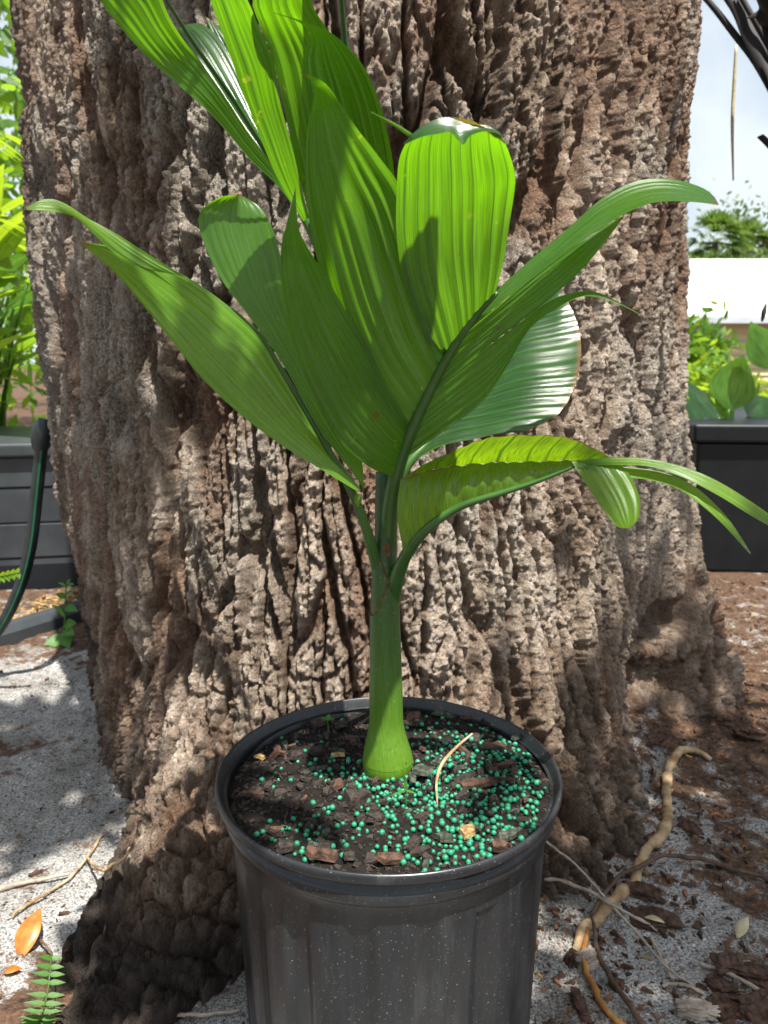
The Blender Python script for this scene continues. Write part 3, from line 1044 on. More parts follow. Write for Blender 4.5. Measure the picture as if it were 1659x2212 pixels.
stem_prof = [(1695, 808, 870), (1680, 795, 884), (1655, 783, 893), (1630, 784, 891), (1600, 790, 881), (1560, 798, 871), (1500, 799, 869), (1430, 801, 866), (1360, 801, 863), (1290, 802, 860), (1225, 806, 857), (1150, 809, 855), (1080, 810, 853), (1020, 811, 850)]
cc, rrad = [], []
for y, a, b in stem_prof:
    pa, pb = P(a, y, SY_), P(b, y, SY_)
    cc.append((pa + pb) / 2)
    rrad.append(np.linalg.norm(pb - pa) / 2 * 0.985)
cc = np.array(cc)
c4 = catmull(np.column_stack([cc, rrad]), 60)
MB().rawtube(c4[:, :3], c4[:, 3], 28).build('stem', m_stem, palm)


def sheath(name, y_lo, y_hi_left, y_hi_right, grow, m, edge=True):
    """leaf base wrapping the stem, its upper edge cut on a slant"""
    seg, rows = 40, 22
    an = np.linspace(0, 2 * math.pi, seg, endpoint=False)
    zs, rs, xs = c4[:, 2], c4[:, 3], c4[:, 0]
    z_lo = P(838, y_lo, SY_)[2]
    zl, zr = P(838, y_hi_left, SY_)[2], P(838, y_hi_right, SY_)[2]
    t = 0.5 + 0.5 * np.cos(an)
    ztop = zl + (zr - zl) * (t * t * (3 - 2 * t))
    o_ = np.argsort(zs)
    V_ = np.zeros((seg + 1, rows, 3))
    for i in range(seg + 1):
        a = an[i % seg]
        z = z_lo + (ztop[i % seg] - z_lo) * np.linspace(0, 1, rows)
        r_ = np.interp(z, zs[o_], rs[o_]) + grow * np.linspace(0.15, 1, rows)
        V_[i] = np.stack([np.interp(z, zs[o_], xs[o_]) + r_ * np.cos(a), SY_ + r_ * np.sin(a), z], -1)
    mb = MB()
    mb.grid(V_)
    o = mb.build(name, m, palm)
    if edge:
        e = MB().tube(V_[:seg, -1], .0007, 6, 80).build('dry_edge', m_dryedge, o)
    return o


sheath('leaf_sheath', 1640, 1325, 1215, 0.0013, m_stem)
sheath('leaf_sheath', 1420, 1190, 1275, 0.0008, m_stem)
# brown scars on the stem
for x, y, L, W in ((836, 1185, .012, .007), (876, 1655, .010, .008)):
    p = P(x, y, SY_ - (0.0085 if y < 1300 else 0.0135))
    mb = chunk(MB(), (0, 0, 0), L, W, .002, 1.4, rng, 0.1, 9)
    mb.v[0] = mb.v[0] @ np.array([[1, 0, 0], [0, 0, 1], [0, -1, 0]]).T + p
    mb.build('dry_scar', m_dryedge, palm, smooth=False)
for k in range(14):
    a = -1.25 + 1.7 * k / 13 + rng.uniform(-.1, .1)
    b_ = np.array([0.004 + 0.0172 * math.cos(a), SY_ + 0.0172 * math.sin(a), 0.2365])
    MB().tube([b_, b_ + np.array([0.001 * math.cos(a), 0.001 * math.sin(a), 0.005 * rng.uniform(.5, 1.2)]), b_ + np.array([0.003 * math.cos(a + rng.uniform(-.8, .8)), 0.003 * math.sin(a), 0.010 * rng.uniform(.5, 1.1)])], [.0012, .0008, .0003], 5, 6).build('root_fibre', m_dryedge if k % 3 else m_root_orange, palm)


def pq(pts):
    return np.array([P(p[0], p[1], p[2] + DY) for p in pts])


def blade(parent, m, ribs, d=None, pleats=8, amp=0.18, nv=44, per=6, bulge=0.0, endarc=0.0, wav=0.0, flip=1, scrap=False):
    """pleated leaf blade: ribs are lines from base to tip (spots of the photo with their distance); the sheet is strung across them and folded like a fan"""
    rb = []
    for i, r_ in enumerate(ribs):
        if d is not None:
            q = d[i] if isinstance(d[0], (tuple, list)) else d
            r_ = lerp_depth(r_, q[0], q[1])
        rb.append(catmull(pq(r_), nv))
    rb = np.array(rb)
    nu = pleats * per + 1
    u = np.linspace(0, 1, nu)
    k = len(rb)
    if k == 2:
        V_ = rb[0][None] * (1 - u)[:, None, None] + rb[1][None] * u[:, None, None]
    else:
        V_ = np.stack([catmull(rb[:, j, :], nu) for j in range(nv)], 1)
    v = np.linspace(0, 1, nv)
    du = np.gradient(V_, axis=0)
    dv = np.gradient(V_, axis=1)
    N_ = np.cross(du, dv)
    N_ /= np.linalg.norm(N_, axis=2)[..., None] + 1e-12
    N_ = np.mean(N_, axis=0, keepdims=True) * 0.7 + N_ * 0.3
    N_ /= np.linalg.norm(N_, axis=2)[..., None] + 1e-12
    if N_[..., 1].mean() > 0:
        N_ = -N_
    wid = np.linalg.norm(np.diff(V_, axis=0), axis=2).sum(0)
    up_ = u + 0.30 / pleats * np.sin(u * rng.uniform(5, 9) * 2 + rng.uniform(0, 6)) * np.sin(np.pi * u)
    tri = np.abs(((up_ * pleats) % 1.0) - 0.5) * 2 - 0.5
    tri = np.tanh(tri * 2.2) / math.tanh(1.1) * 0.5
    fade = 0.35 + 0.65 * np.sin(np.pi * np.clip(v, 0.03, 0.97)) ** 0.5
    V_ = V_ + N_ * (flip * tri[:, None] * (wid / pleats * amp * 0.6 * fade)[None, :])[..., None]
    V_ = V_ + N_ * (bulge * np.sin(np.pi * u)[:, None] * wid[None, :] * np.sin(np.pi * np.clip(v * 0.9 + 0.05, 0, 1))[None, :])[..., None]
    if wav:
        ph = rng.uniform(0, 6)
        V_ = V_ + N_ * (wav * np.sin(v[None, :] * 9 + u[:, None] * 5 + ph))[..., None]
    if endarc:
        V_ = V_ + (endarc * np.sin(np.pi * u)[:, None] * (v ** 5)[None, :])[..., None] * np.array([0, 0, 1.0])
    uv = np.stack(np.broadcast_arrays((up_ * pleats)[:, None], v[None, :]), -1)
    mb = MB()
    mb.grid(V_, uv)
    return mb.build('blade', m, parent)


def frond(pts, rad, m=None):
    return MB().tube(pq(pts), rad, 12, 50).build('frond', m or m_petiole, palm)


# --- frond rising out of the top left of the picture
fa = frond([(838, 1060, .570), (800, 860, .578), (730, 640, .583), (662, 480, .585), (600, 370, .575), (510, 225, .550), (420, 95, .51), (340, -30, .46)], [.0055, .0045, .0038, .0032, .0024, .0018, .0013, .0008])
blade(fa, m_palm, [[(658, 480), (600, 402), (540, 345), (470, 262), (420, 215), (330, 135), (270, 70), (215, 0), (150, -90), (120, -150)],
                   [(662, 470), (625, 425), (590, 360), (545, 300), (490, 215), (430, 130), (395, 85), (365, 35), (330, -40), (250, -110), (121, -152)]], [(.580, .44), (.588, .45)], 5, 0.25)
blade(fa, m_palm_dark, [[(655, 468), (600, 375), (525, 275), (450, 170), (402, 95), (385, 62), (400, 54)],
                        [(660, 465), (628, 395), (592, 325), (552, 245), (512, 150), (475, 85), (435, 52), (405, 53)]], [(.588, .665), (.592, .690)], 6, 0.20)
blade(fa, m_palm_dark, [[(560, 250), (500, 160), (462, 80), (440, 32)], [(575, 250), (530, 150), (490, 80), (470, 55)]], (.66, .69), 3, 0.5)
blade(fa, m_palm, [[(655, 478), (600, 385), (560, 290), (525, 200), (490, 100), (455, 0), (430, -90), (425, -130)],
                   [(668, 470), (655, 420), (635, 330), (605, 220), (592, 135), (560, 60), (535, 0), (480, -90), (428, -135)]], [(.578, .42), (.575, .425)], 5, 0.28)
blade(fa, m_palm, [[(740, 640), (690, 520), (660, 430), (635, 330), (610, 220), (590, 130), (560, 50), (545, 0), (560, -80), (610, -160), (690, -225)],
                   [(800, 620), (795, 480), (785, 350), (770, 220), (745, 120), (705, 60), (672, 0), (690, -70), (705, -140), (692, -227)]], [(.580, .43), (.582, .44)], 6, 0.28)
# second half of the same frond, its drip tip bent to the left
blade(fa, m_palm, [[(780, 660), (735, 540), (700, 420), (682, 310), (664, 200), (655, 130), (668, 84), (650, 50), (592, 28)],
                   [(850, 660), (858, 500), (852, 380), (840, 300), (820, 220), (790, 150), (755, 105), (700, 62), (592, 27)]], [(.572, .425), (.568, .43)], 7, 0.28, bulge=0.04)

# --- frond leaning to the camera: the dark ridge and the broad blades in front
fb = frond([(836, 1230, .578), (842, 1110, .566), (857, 1022, .552), (885, 940, .542), (930, 840, .530), (980, 750, .517), (1030, 680, .505), (1075, 632, .497)], [.0082, .0068, .0058, .0048, .0040, .0032, .0024, .0014])
blade(fb, m_palm, [[(850, 1028), (800, 1010), (740, 960), (690, 880), (650, 790), (620, 690), (606, 600), (608, 530), (620, 480), (638, 405)],
                   [(890, 925), (840, 840), (790, 740), (740, 660), (700, 590), (668, 540), (645, 490), (638, 404)]], [(.548, .425), (.540, .42)], 8, 0.26, bulge=0.03)
blade(fb, m_palm, [[(880, 945), (800, 850), (740, 740), (700, 620), (672, 500), (660, 400), (662, 300), (675, 225), (680, 185), (650, 156)],
                   [(975, 757), (935, 640), (905, 520), (868, 410), (820, 340), (770, 275), (730, 215), (700, 178), (650, 154)]], [(.543, .390), (.520, .39)], 7, 0.26, bulge=0.04)
b3 = blade(fb, m_palm, [[(945, 800), (905, 700), (870, 600), (856, 500), (857, 410), (862, 345), (878, 304)],
                        [(1068, 640), (1088, 560), (1102, 470), (1111, 410), (1112, 372), (1100, 330), (1090, 304)]], [(.528, .405), (.499, .40)], 8, 0.26, bulge=0.05, endarc=0.012)
# its tip folded over forwards
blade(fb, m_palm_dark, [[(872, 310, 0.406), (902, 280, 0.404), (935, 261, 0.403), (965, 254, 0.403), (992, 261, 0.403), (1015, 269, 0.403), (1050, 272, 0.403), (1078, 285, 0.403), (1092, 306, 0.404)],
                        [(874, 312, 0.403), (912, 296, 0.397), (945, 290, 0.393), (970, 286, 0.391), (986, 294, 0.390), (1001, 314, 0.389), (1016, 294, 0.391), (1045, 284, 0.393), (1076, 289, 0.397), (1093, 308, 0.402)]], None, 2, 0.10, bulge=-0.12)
MB().tube(pq([(888, 293, 0.403), (850, 268, .40), (800, 242, 0.394)]), [.0012, .0008, .0004], 6, 12).build('drip_tip', m_palm_old, fb)
blade(fb, m_palm, [[(1010, 705), (1060, 642), (1130, 575), (1220, 500), (1300, 430), (1370, 394), (1440, 387), (1500, 400), (1535, 418), (1552, 442)],
                   [(985, 742), (1060, 672), (1150, 602), (1240, 532), (1310, 487), (1350, 463), (1400, 442), (1450, 436), (1500, 438), (1551, 443)]], [(.508, .50), (.510, .455)], 6, 0.22)
blade(fb, m_palm, [[(1000, 722), (1100, 640), (1200, 560), (1290, 500), (1346, 467)],
                   [(925, 858), (1000, 790), (1090, 720), (1170, 660), (1250, 590), (1310, 520), (1347, 468)]], [(.514, .515), (.530, .490)], 6, 0.26)
blade(fb, m_palm, [[(925, 850), (1010, 780), (1100, 715), (1180, 655), (1240, 632), (1290, 632), (1330, 650), (1390, 682)],
                   [(872, 992), (960, 930), (1040, 870), (1090, 800), (1130, 730), (1155, 700), (1200, 668), (1250, 642), (1290, 642), (1335, 656), (1391, 684)]], [(.532, .49), (.545, .48)], 7, 0.25)

# --- unseen frond, added above the picture to shade the blades below
shade_frond = frond([(838, 1060, .572), (842, 800, .584), (838, 560, .586), (800, 330, .572), (752, 130, .556), (735, -30, .535), (730, -110, .515)], [.0045, .0040, .0034, .0028, .0022, .0016, .0010])


def shade_blade(a, b, pl_=6):
    mb = MB()
    A_, B_ = catmull(np.array(a), 36), catmull(np.array(b), 36)
    u = np.linspace(0, 1, pl_ * 6 + 1)
    V_ = A_[None] * (1 - u)[:, None, None] + B_[None] * u[:, None, None]
    V_[..., 2] += (np.abs(((u * pl_) % 1) - 0.5) * 0.008)[:, None]
    mb.grid(V_, np.stack(np.broadcast_arrays((u * pl_)[:, None], np.linspace(0, 1, 36)[None, :]), -1))
    mb.build('blade', m_palm, shade_frond)


shade_blade([(-0.027, 0.564, 0.862), (-0.038, 0.529, 0.860), (-0.040, 0.496, 0.856), (-0.026, 0.474, 0.852), (0.006, 0.460, 0.846)],
           [(-0.022, 0.556, 0.862), (0.032, 0.529, 0.862), (0.050, 0.496, 0.858), (0.044, 0.474, 0.853), (0.011, 0.460, 0.846)])
shade_blade([(-0.026, 0.524, 0.862), (0.014, 0.504, 0.860), (0.024, 0.476, 0.858), (0.040, 0.454, 0.854), (0.060, 0.436, 0.848)],
           [(-0.024, 0.539, 0.862), (0.036, 0.529, 0.862), (0.066, 0.499, 0.860), (0.078, 0.464, 0.856), (0.064, 0.436, 0.848)])

# --- frond to the left
fc = frond([(832, 1330, .580), (820, 1245, .574), (802, 1178, .562), (774, 1095, .548), (742, 1030, .540), (690, 938, .528), (610, 802, .508), (560, 722, .498), (500, 665, .49)], [.0072, .0060, .0046, .0036, .0029, .0024, .0018, .0013, .0007])
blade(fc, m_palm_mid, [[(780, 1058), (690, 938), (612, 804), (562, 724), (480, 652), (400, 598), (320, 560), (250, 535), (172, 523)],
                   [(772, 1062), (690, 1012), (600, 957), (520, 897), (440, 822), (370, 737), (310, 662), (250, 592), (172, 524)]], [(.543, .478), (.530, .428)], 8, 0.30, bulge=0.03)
blade(fc, m_palm_old, [[(400, 598), (330, 555), (250, 505), (190, 472), (140, 440), (100, 430), (56, 447)],
                       [(330, 585), (290, 575), (240, 542), (200, 505), (165, 472), (125, 460), (57, 453)]], [(.487, .455), (.482, .45)], 4, 0.25)
blade(fc, m_palm, [[(780, 1045), (692, 930), (610, 785), (535, 680), (482, 610), (446, 540), (428, 482), (438, 450), (475, 426), (515, 418)],
                        [(786, 1062), (780, 990), (742, 925), (692, 845), (652, 755), (624, 660), (607, 560), (587, 490), (560, 447), (515, 418)]], [(.548, .555), (.555, .575)], 8, 0.22, bulge=0.03)
blade(fc, m_palm_old, [[(768, 1066, .540), (765, 1080, .539), (772, 1095, .539)], [(778, 1068, .539), (782, 1082, .538), (774, 1096, .539)]], None, 2, 0.2, nv=8)

# --- low yellowing frond to the right
fd = frond([(836, 1370, .582), (848, 1285, .570), (869, 1216, .553), (896, 1172, .540), (940, 1128, .530), (1000, 1092, .522), (1080, 1066, .515), (1160, 1040, .510), (1245, 1006, .503)], [.0085, .0070, .0054, .0042, .0034, .0028, .0023, .0017, .0010])
blade(fd, m_palm_old, [[(872, 1192, .541), (859, 1110, .540), (866, 1034, .544)], [(940, 1128, .531), (930, 1070, .531), (935, 1015, .540)],
                       [(1020, 1086, .521), (1012, 1045, .522), (1015, 1002, .534)], [(1110, 1056, .514), (1106, 1025, .516), (1110, 996, .526)],
                       [(1180, 1034, .510), (1181, 1015, .511), (1186, 996, .517)], [(1250, 1006, .504), (1251, 1000, .504), (1254, 994, .506)]], None, 12, 0.34, nv=30)
blade(fd, m_palm_old, [[(868, 1034, .543), (885, 1020, .530), (925, 1000, .520)], [(930, 1016, .540), (980, 985, .522), (1040, 950, .508)],
                       [(1010, 1003, .534), (1070, 972, .516), (1130, 940, .503)], [(1090, 998, .527), (1150, 968, .510), (1220, 944, .498)],
                       [(1185, 996, .517), (1230, 975, .505), (1270, 962, .497)], [(1300, 992, .502), (1310, 991, .498), (1322, 990, .496)]], None, 9, 0.24, nv=24)
blade(fd, m_palm_old, [[(1235, 997), (1255, 1030), (1285, 1075), (1315, 1118), (1335, 1138), (1352, 1142)],
                       [(1325, 990), (1352, 1015), (1373, 1050), (1383, 1085), (1378, 1122), (1358, 1142)]], [(.503, .460), (.497, .455)], 5, 0.18)
blade(fd, m_palm_old, [[(1240, 995), (1320, 988), (1400, 992), (1480, 1010), (1560, 1045), (1660, 1110), (1720, 1160)],
                       [(1260, 1005), (1330, 1004), (1400, 1008), (1470, 1030), (1550, 1070), (1640, 1125), (1719, 1165)]], [(.502, .45), (.500, .44)], 3, 0.2)
blade(fd, m_palm_old, [[(1240, 1000), (1340, 1008), (1420, 1018), (1490, 1045), (1540, 1085), (1580, 1130), (1622, 1195)],
                       [(1250, 1010), (1330, 1030), (1400, 1037), (1460, 1054), (1510, 1088), (1560, 1132), (1620, 1197)]], [(.502, .45), (.498, .445)], 3, 0.2)

# --- frond to the right, behind: glossy upper face
fe = frond([(850, 1075, .572), (880, 1005, .574), (940, 940, .586), (1010, 850, .606), (1080, 760, .628), (1160, 670, .648)], [.0050, .0040, .0032, .0024, .0016, .0008])
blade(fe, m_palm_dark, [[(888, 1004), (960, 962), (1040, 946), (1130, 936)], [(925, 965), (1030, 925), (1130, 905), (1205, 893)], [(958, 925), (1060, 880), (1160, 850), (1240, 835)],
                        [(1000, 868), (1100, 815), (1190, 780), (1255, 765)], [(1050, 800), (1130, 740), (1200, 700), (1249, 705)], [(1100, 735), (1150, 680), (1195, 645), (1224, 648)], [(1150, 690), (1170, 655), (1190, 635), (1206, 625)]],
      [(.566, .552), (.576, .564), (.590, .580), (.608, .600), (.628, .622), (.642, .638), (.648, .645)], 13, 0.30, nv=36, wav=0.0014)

# ------------------------------------------------------------------ litter on the ground
def gp(x, y, lift=0.004):
    g = G(x, y, 0.0)
    z = float(ground_z(np.array([g[0]]), np.array([g[1]]))[0]) + lift
    return G(x, y, z)


def strand(name, pts, rad, m, label, cat, wob=0.0015, seg=8):
    q = np.array([gp(*p) for p in pts])
    if not np.isscalar(rad):
        rad = np.interp(np.linspace(0, 1, len(q)), np.linspace(0, 1, len(rad)), rad)
    else:
        rad = np.full(len(q), rad)
    c = catmull(np.column_stack([q, rad]), max(20, 8 * len(q)))
    n = len(c)
    c[:, :3] += wob * (np.stack([np.convolve(rng.normal(size=n + 4), np.ones(5) / 2.2, 'valid') for _ in range(3)], 1))
    c[:, 3] *= 1 + 0.10 * np.convolve(rng.normal(size=n + 2), np.ones(3) / 2, 'valid')
    mb = MB().rawtube(c[:, :3], np.abs(c[:, 3]), seg)
    return tag(mb.build(name, m), label, cat)


strand('tree_root', [(1535, 1640), (1500, 1622), (1460, 1635), (1440, 1680), (1440, 1740), (1435, 1790), (1395, 1840), (1370, 1900), (1330, 1945), (1300, 1975), (1265, 2005), (1235, 2060), (1228, 2090, -0.006)],
       [.003, .0055, .0065, .0068, .0062, .0070, .0058, .0064, .0060, .0062, .005, .0045, .004], m_root_tan, 'thick tan knobbly root snaking over the sand right of the pot', 'root', 0.0013, 10)
strand('root_strand', [(1268, 2010, .006), (1262, 2070, .006), (1275, 2120), (1310, 2180), (1370, 2240, .002)], [.0026, .003, .003, .003, .003], m_root_orange, 'thin orange root curving down from the thick tan root', 'root', 0.0008)
strand('twig', [(1280, 1985, .012), (1295, 2060, .010), (1330, 2130, .008), (1385, 2200, .006), (1420, 2250, .004)], [.002, .0028, .0028, .003, .003], m_twig_brown, 'dark brown twig running beside the orange root', 'twig', 0.001)
strand('twig', [(1275, 1975, .012), (1320, 1910, .014), (1400, 1862, .016), (1460, 1848, .014), (1560, 1868, .010), (1690, 1908, .006)], [.0018, .0022, .0026, .0026, .0026, .0024], m_twig_brown, 'long brown twig crossing over the thick tan root', 'twig', 0.0008)
strand('twig', [(1180, 1820, .05), (1240, 1865, .030), (1300, 1930, .016), (1370, 2010, .008), (1440, 2090, .006), (1500, 2130, .002)], [.0012, .0013, .0014, .0014, .0013, .0009], m_twig_grey, 'thin pale straight twig slanting from the pot to lower right', 'twig', 0.0004)
strand('twig', [(1175, 1899, .02), (1230, 1908, .016), (1290, 1935, .016), (1370, 1980, .008), (1420, 2010, .003)], [.0018, .0019, .0018, .0016, .0012], m_twig_grey, 'pale grey twig sticking out beside the pot', 'twig', 0.0005)
strand('twig', [(1510, 2080), (1580, 2105, .006), (1659, 2150), (1720, 2190)], [.0018, .002, .002, .002], m_twig_grey, 'pale twig lying at the right edge of the litter', 'twig', 0.0005)
strand('twig', [(1430, 2130), (1470, 2125, .006), (1520, 2145)], [.0016, .0018, .0014], m_twig_grey, 'short pale crooked twig on the sand at lower right', 'twig', 0.0008)
strand('twig', [(1405, 2020), (1430, 2070, .006), (1455, 2115)], [.0016, .0018, .0014], m_twig_grey, 'short grey twig below the dark bark slab', 'twig', 0.0008)
strand('rootlet', [(1410, 1450, .05), (1440, 1500, .02), (1475, 1530)], [.0026, .0024, .002], m_twig_brown, 'brown rootlet hanging in the cleft at the trunk foot', 'root', 0.0008)
strand('rootlet', [(1430, 1440, .05), (1470, 1490, .025), (1510, 1530)], [.002, .0022, .0018], m_twig_brown, 'thin second rootlet beside the cleft at the trunk foot', 'root', 0.0008)
strand('thin_root', [(225, 1800, .004), (190, 1850, .005), (150, 1895, .006), (80, 1940, .006), (30, 1975, .006), (22, 1985)], [.0010, .0014, .0015, .0015, .0014, .0008], m_root_tan, 'thin tan rootlet crossing the bright sand at lower left', 'root', 0.0010)
strand('thin_root', [(188, 1852, .008), (215, 1880, .035), (250, 1868, .055), (272, 1848, .07), (278, 1832, .075)], [.0014, .0018, .0019, .0017, .0010], m_root_tan, 'forked tan rootlet lying on the dark root at left', 'root', 0.0008)
strand('stick', [(-40, 1932, .005), (40, 1910, .006), (150, 1888, .006)], [.0028, .0028, .0016], m_twig_grey, 'straight grey stick on the sand at the left edge', 'stick', 0.0004)
strand('tendril', [(40, 1990), (80, 2020, .006), (112, 2060, .010), (118, 2110, .012)], [.0008, .001, .0012, .001], m_twig_brown, 'thin brown tendril above the little fern', 'tendril', 0.0004)
strand('thin_root', [(165, 2190), (190, 2110, .01), (215, 2040, .02), (225, 2000, .03)], [.0012, .0012, .001, .0008], m_twig_brown, 'dark thread of root along the dark root by the fern', 'root', 0.0008)
strand('twig', [(60, 2215), (140, 2180, .006), (200, 2150, .01)], [.0012, .0012, .0008], m_twig_brown, 'fine brown twig across the foot of the fern', 'twig', 0.0006)
strand('twig', [(330, 2212), (390, 2195, .006), (460, 2190), (520, 2180)], [.0016, .0018, .0016, .001], m_twig_grey, 'pale twig on the sand left of the pot foot', 'twig', 0.0006)


def ground_leaf(x, y, L, W, rot, m, name, lab, lift=0.008, tilt=0.2, curl=0.25):
    p = gp(x, y, lift)
    d = np.array([math.cos(rot), math.sin(rot), tilt])
    mb = MB()
    leaflet(mb, p - d * L / 2, p + d * L / 2, W / 2, n=12, droop=curl, fold=0.3, blunt=0.8)
    return tag(mb.build(name, m, solid=0.0006), lab, 'leaf')


ground_leaf(66, 2008, .042, .024, 1.50, m_leaf_orange, 'fallen_leaf', 'glossy orange fallen leaf on the white sand at lower left', .014, 0.75)
ground_leaf(1540, 1508, .050, .032, -0.1, m_leaf_pale, 'fallen_leaf', 'pale cream dry leaf at the foot of the trunk', .012)
ground_leaf(1435, 1500, .040, .018, -0.5, m_leaf_yellow, 'fallen_leaf', 'yellow dry leaf in the cleft by the trunk foot', .012)
ground_leaf(1605, 2000, .022, .012, 0.7, m_leaf_pale, 'fallen_leaf', 'small curled white leaf on the litter at right', .010, 0.8)
ground_leaf(1415, 1985, .020, .008, -0.5, m_leaf_pale, 'fallen_leaf', 'narrow pale dry leaf beside the dark bark slab', .009)
ground_leaf(28, 2095, .016, .010, 0.3, m_leaf_orange, 'leaf_scrap', 'small reddish leaf scrap on the sand below the orange leaf', .006)
ground_leaf(150, 2052, .010, .005, 0.4, m_leaf_orange, 'leaf_scrap', 'tiny orange leaf scrap right of the orange leaf', .006)

# bigger bark chunks one can pick out
big = [(1400, 1990, .075, .040, .016, -0.4, m_chip_brown, 'large dark bark slab on the sand beside the thick root'),
       (1390, 1930, .050, .022, .014, -0.6, m_chip_brown, 'brown bark chunk above the large slab'),
       (1370, 1890, .035, .014, .010, 0.7, m_chip_brown, 'dark bark strip between the twig and the thick root'),
       (1490, 1795, .035, .020, .014, -0.8, m_chip_brown, 'reddish dark bark chunk on the pale sand at right'),
       (1435, 1770, .028, .018, .012, 0.9, m_chip_brown, 'brown bark chunk beside the bend of the thick root'),
       (1270, 2080, .030, .022, .018, 0.3, m_twig_grey, 'grey bark lump beside the pot at the end of the thick root'),
       (1235, 2075, .020, .016, .014, 0.9, m_chip_brown, 'round brown bark lump next to the pot'),
       (1580, 2090, .040, .026, .014, 0.3, m_chip_brown, 'brown bark chunk in the litter at the right edge'),
       (1630, 2110, .050, .032, .016, -0.3, m_chip_brown, 'large brown bark chunk at the right edge'),
       (1560, 2140, .030, .040, .016, 0.2, m_chip_brown, 'upright brown bark chunk at lower right'),
       (1500, 2185, .045, .024, .012, -0.2, m_twig_grey, 'grey weathered bark piece at the bottom right'),
       (1560, 2185, .034, .028, .016, 0.2, m_chip_brown, 'reddish bark chunk at the bottom right corner'),
       (1650, 2190, .050, .034, .020, 0.5, m_chip_brown, 'dark bark chunk in the very bottom right corner'),
       (1330, 2130, .014, .018, .010, 0.1, m_chip_brown, 'small brown bark curl below the end of the thick root'),
       (1255, 2180, .014, .035, .010, 0.2, m_chip_brown, 'dark narrow bark piece near the pot at the bottom'),
       (520, 2060, .020, .05, .014, 0.3, m_chip_brown, 'brown bark piece on the sand left of the pot'),
       (480, 2040, .04, .025, .014, 0.3, m_chip_dark, 'dark bark piece against the root left of the pot'),
       (1620, 1590, .06, .03, .02, 0.2, m_chip_brown, 'brown bark chunk on the ground at the right edge by the trunk'),
       (1560, 1560, .05, .024, .018, -0.3, m_chip_brown, 'dark brown bark chunk in front of the cream leaf'),
       (1430, 1600, .04, .022, .014, 0.6, m_chip_brown, 'brown bark chunk at the edge of the right root'),
       (75, 1890, .016, .008, .006, 1.0, m_chip_brown, 'dark brown chip on the bright sand by the grey stick'),
       (140, 1975, .014, .007, .005, 0.2, m_chip_brown, 'brown chip on the sand right of the orange leaf')]
def lump(c, L, W, T, rot, r):
    """weathered bark chunk: splintery block with ridges along its length"""
    d = iv3.copy()
    q = np.sign(d) * np.abs(d) ** 0.62
    k = r.normal(size=(9, 3)) * np.array([2.2, 5.5, 4.0])
    ph = r.uniform(0, 6.3, 9)
    nz = sum(np.sin(d @ kk + pp_) for kk, pp_ in zip(k, ph)) / 9
    rg = np.abs(np.sin(d[:, 1] * r.uniform(5, 8) + np.sin(d[:, 0] * 3 + ph[0]) * 1.2))
    hf = fbm(d[:, 0] * 3 + ph[1] * 9, d[:, 1] * 11 + d[:, 2] * 7, 4, int(ph[2] * 1000)) - 0.5
    q = q * (1 + 0.65 * nz + 0.55 * hf)[:, None]
    q[:, 2] *= 0.75 + 0.35 * rg
    v = q * np.array([L, W, T]) / 2
    a, b = r.uniform(-0.25, 0.25, 2)
    v[:, 2] += v[:, 0] * a + v[:, 1] * b
    cz, sz = math.cos(rot), math.sin(rot)
    v = v @ np.array([[cz, -sz, 0], [sz, cz, 0], [0, 0, 1]]).T + np.asarray(c)
    mb = MB()
    mb.add(v, if3)
    return mb


iv3, if3 = ico(4)
for x, y, L, W, T, rot, m, lab in big:
    p = gp(x, y, 0.0)
    L, W, T = L * 0.78, W * 0.78, T * 0.7
    mb = lump(p + np.array([0, 0, T * 0.25]), L, W, T, rot, rng)
    tag(mb.build('bark_piece', m, loc=p, smooth=False), lab, 'bark piece')

for mname, m, n, lo, hi, asp, seedk in (('bark_mulch', m_chip_brown, 5200, .0025, .018, .5, 1), ('red_wood_mulch', m_red_wood, 2600, .003, .015, .35, 4), ('dark_bark_mulch', m_chip_dark, 1600, .003, .013, .5, 2), ('wood_splinters', m_leaf_yellow, 700, .004, .018, .16, 3)):
    mb = MB()
    N_ = n * 14
    xs = np.where(rng.uniform(size=N_) < 0.12, rng.uniform(-0.75, -0.15, N_), rng.uniform(0.12, 1.15, N_))
    ys = rng.uniform(0.42, 2.05, N_)
    den = 0.18 + 1.76 * fbm(xs * 6.0, ys * 6.0, 3, 70) ** 2
    den = np.where((xs > 0.45) & (xs < 0.75) & (ys > 0.75) & (ys < 1.05), den * 0.35, den)
    den = np.where(xs < 0, np.where(ys < 0.75, den * 0.5, den * 0.12), den)
    ok = np.nonzero(rng.uniform(size=N_) < den)[0][:n]
    zs_ = ground_z(xs[ok], ys[ok])
    for x, y, z in zip(xs[ok], ys[ok], zs_):
        L = lo + (hi - lo) * rng.uniform() ** 2.2
        chunk(mb, (x, y, z + 0.001), L, L * asp * rng.uniform(0.6, 1.4), L * (0.3 if asp > .3 else .12), rng.uniform(0, 6.3), rng, 0.4, 5)
    tag(mb.build(mname, m, loc=(0.4, 0.9, 0), smooth=False), 'loose litter of small bark and wood bits on the sand', 'mulch', kind='stuff')

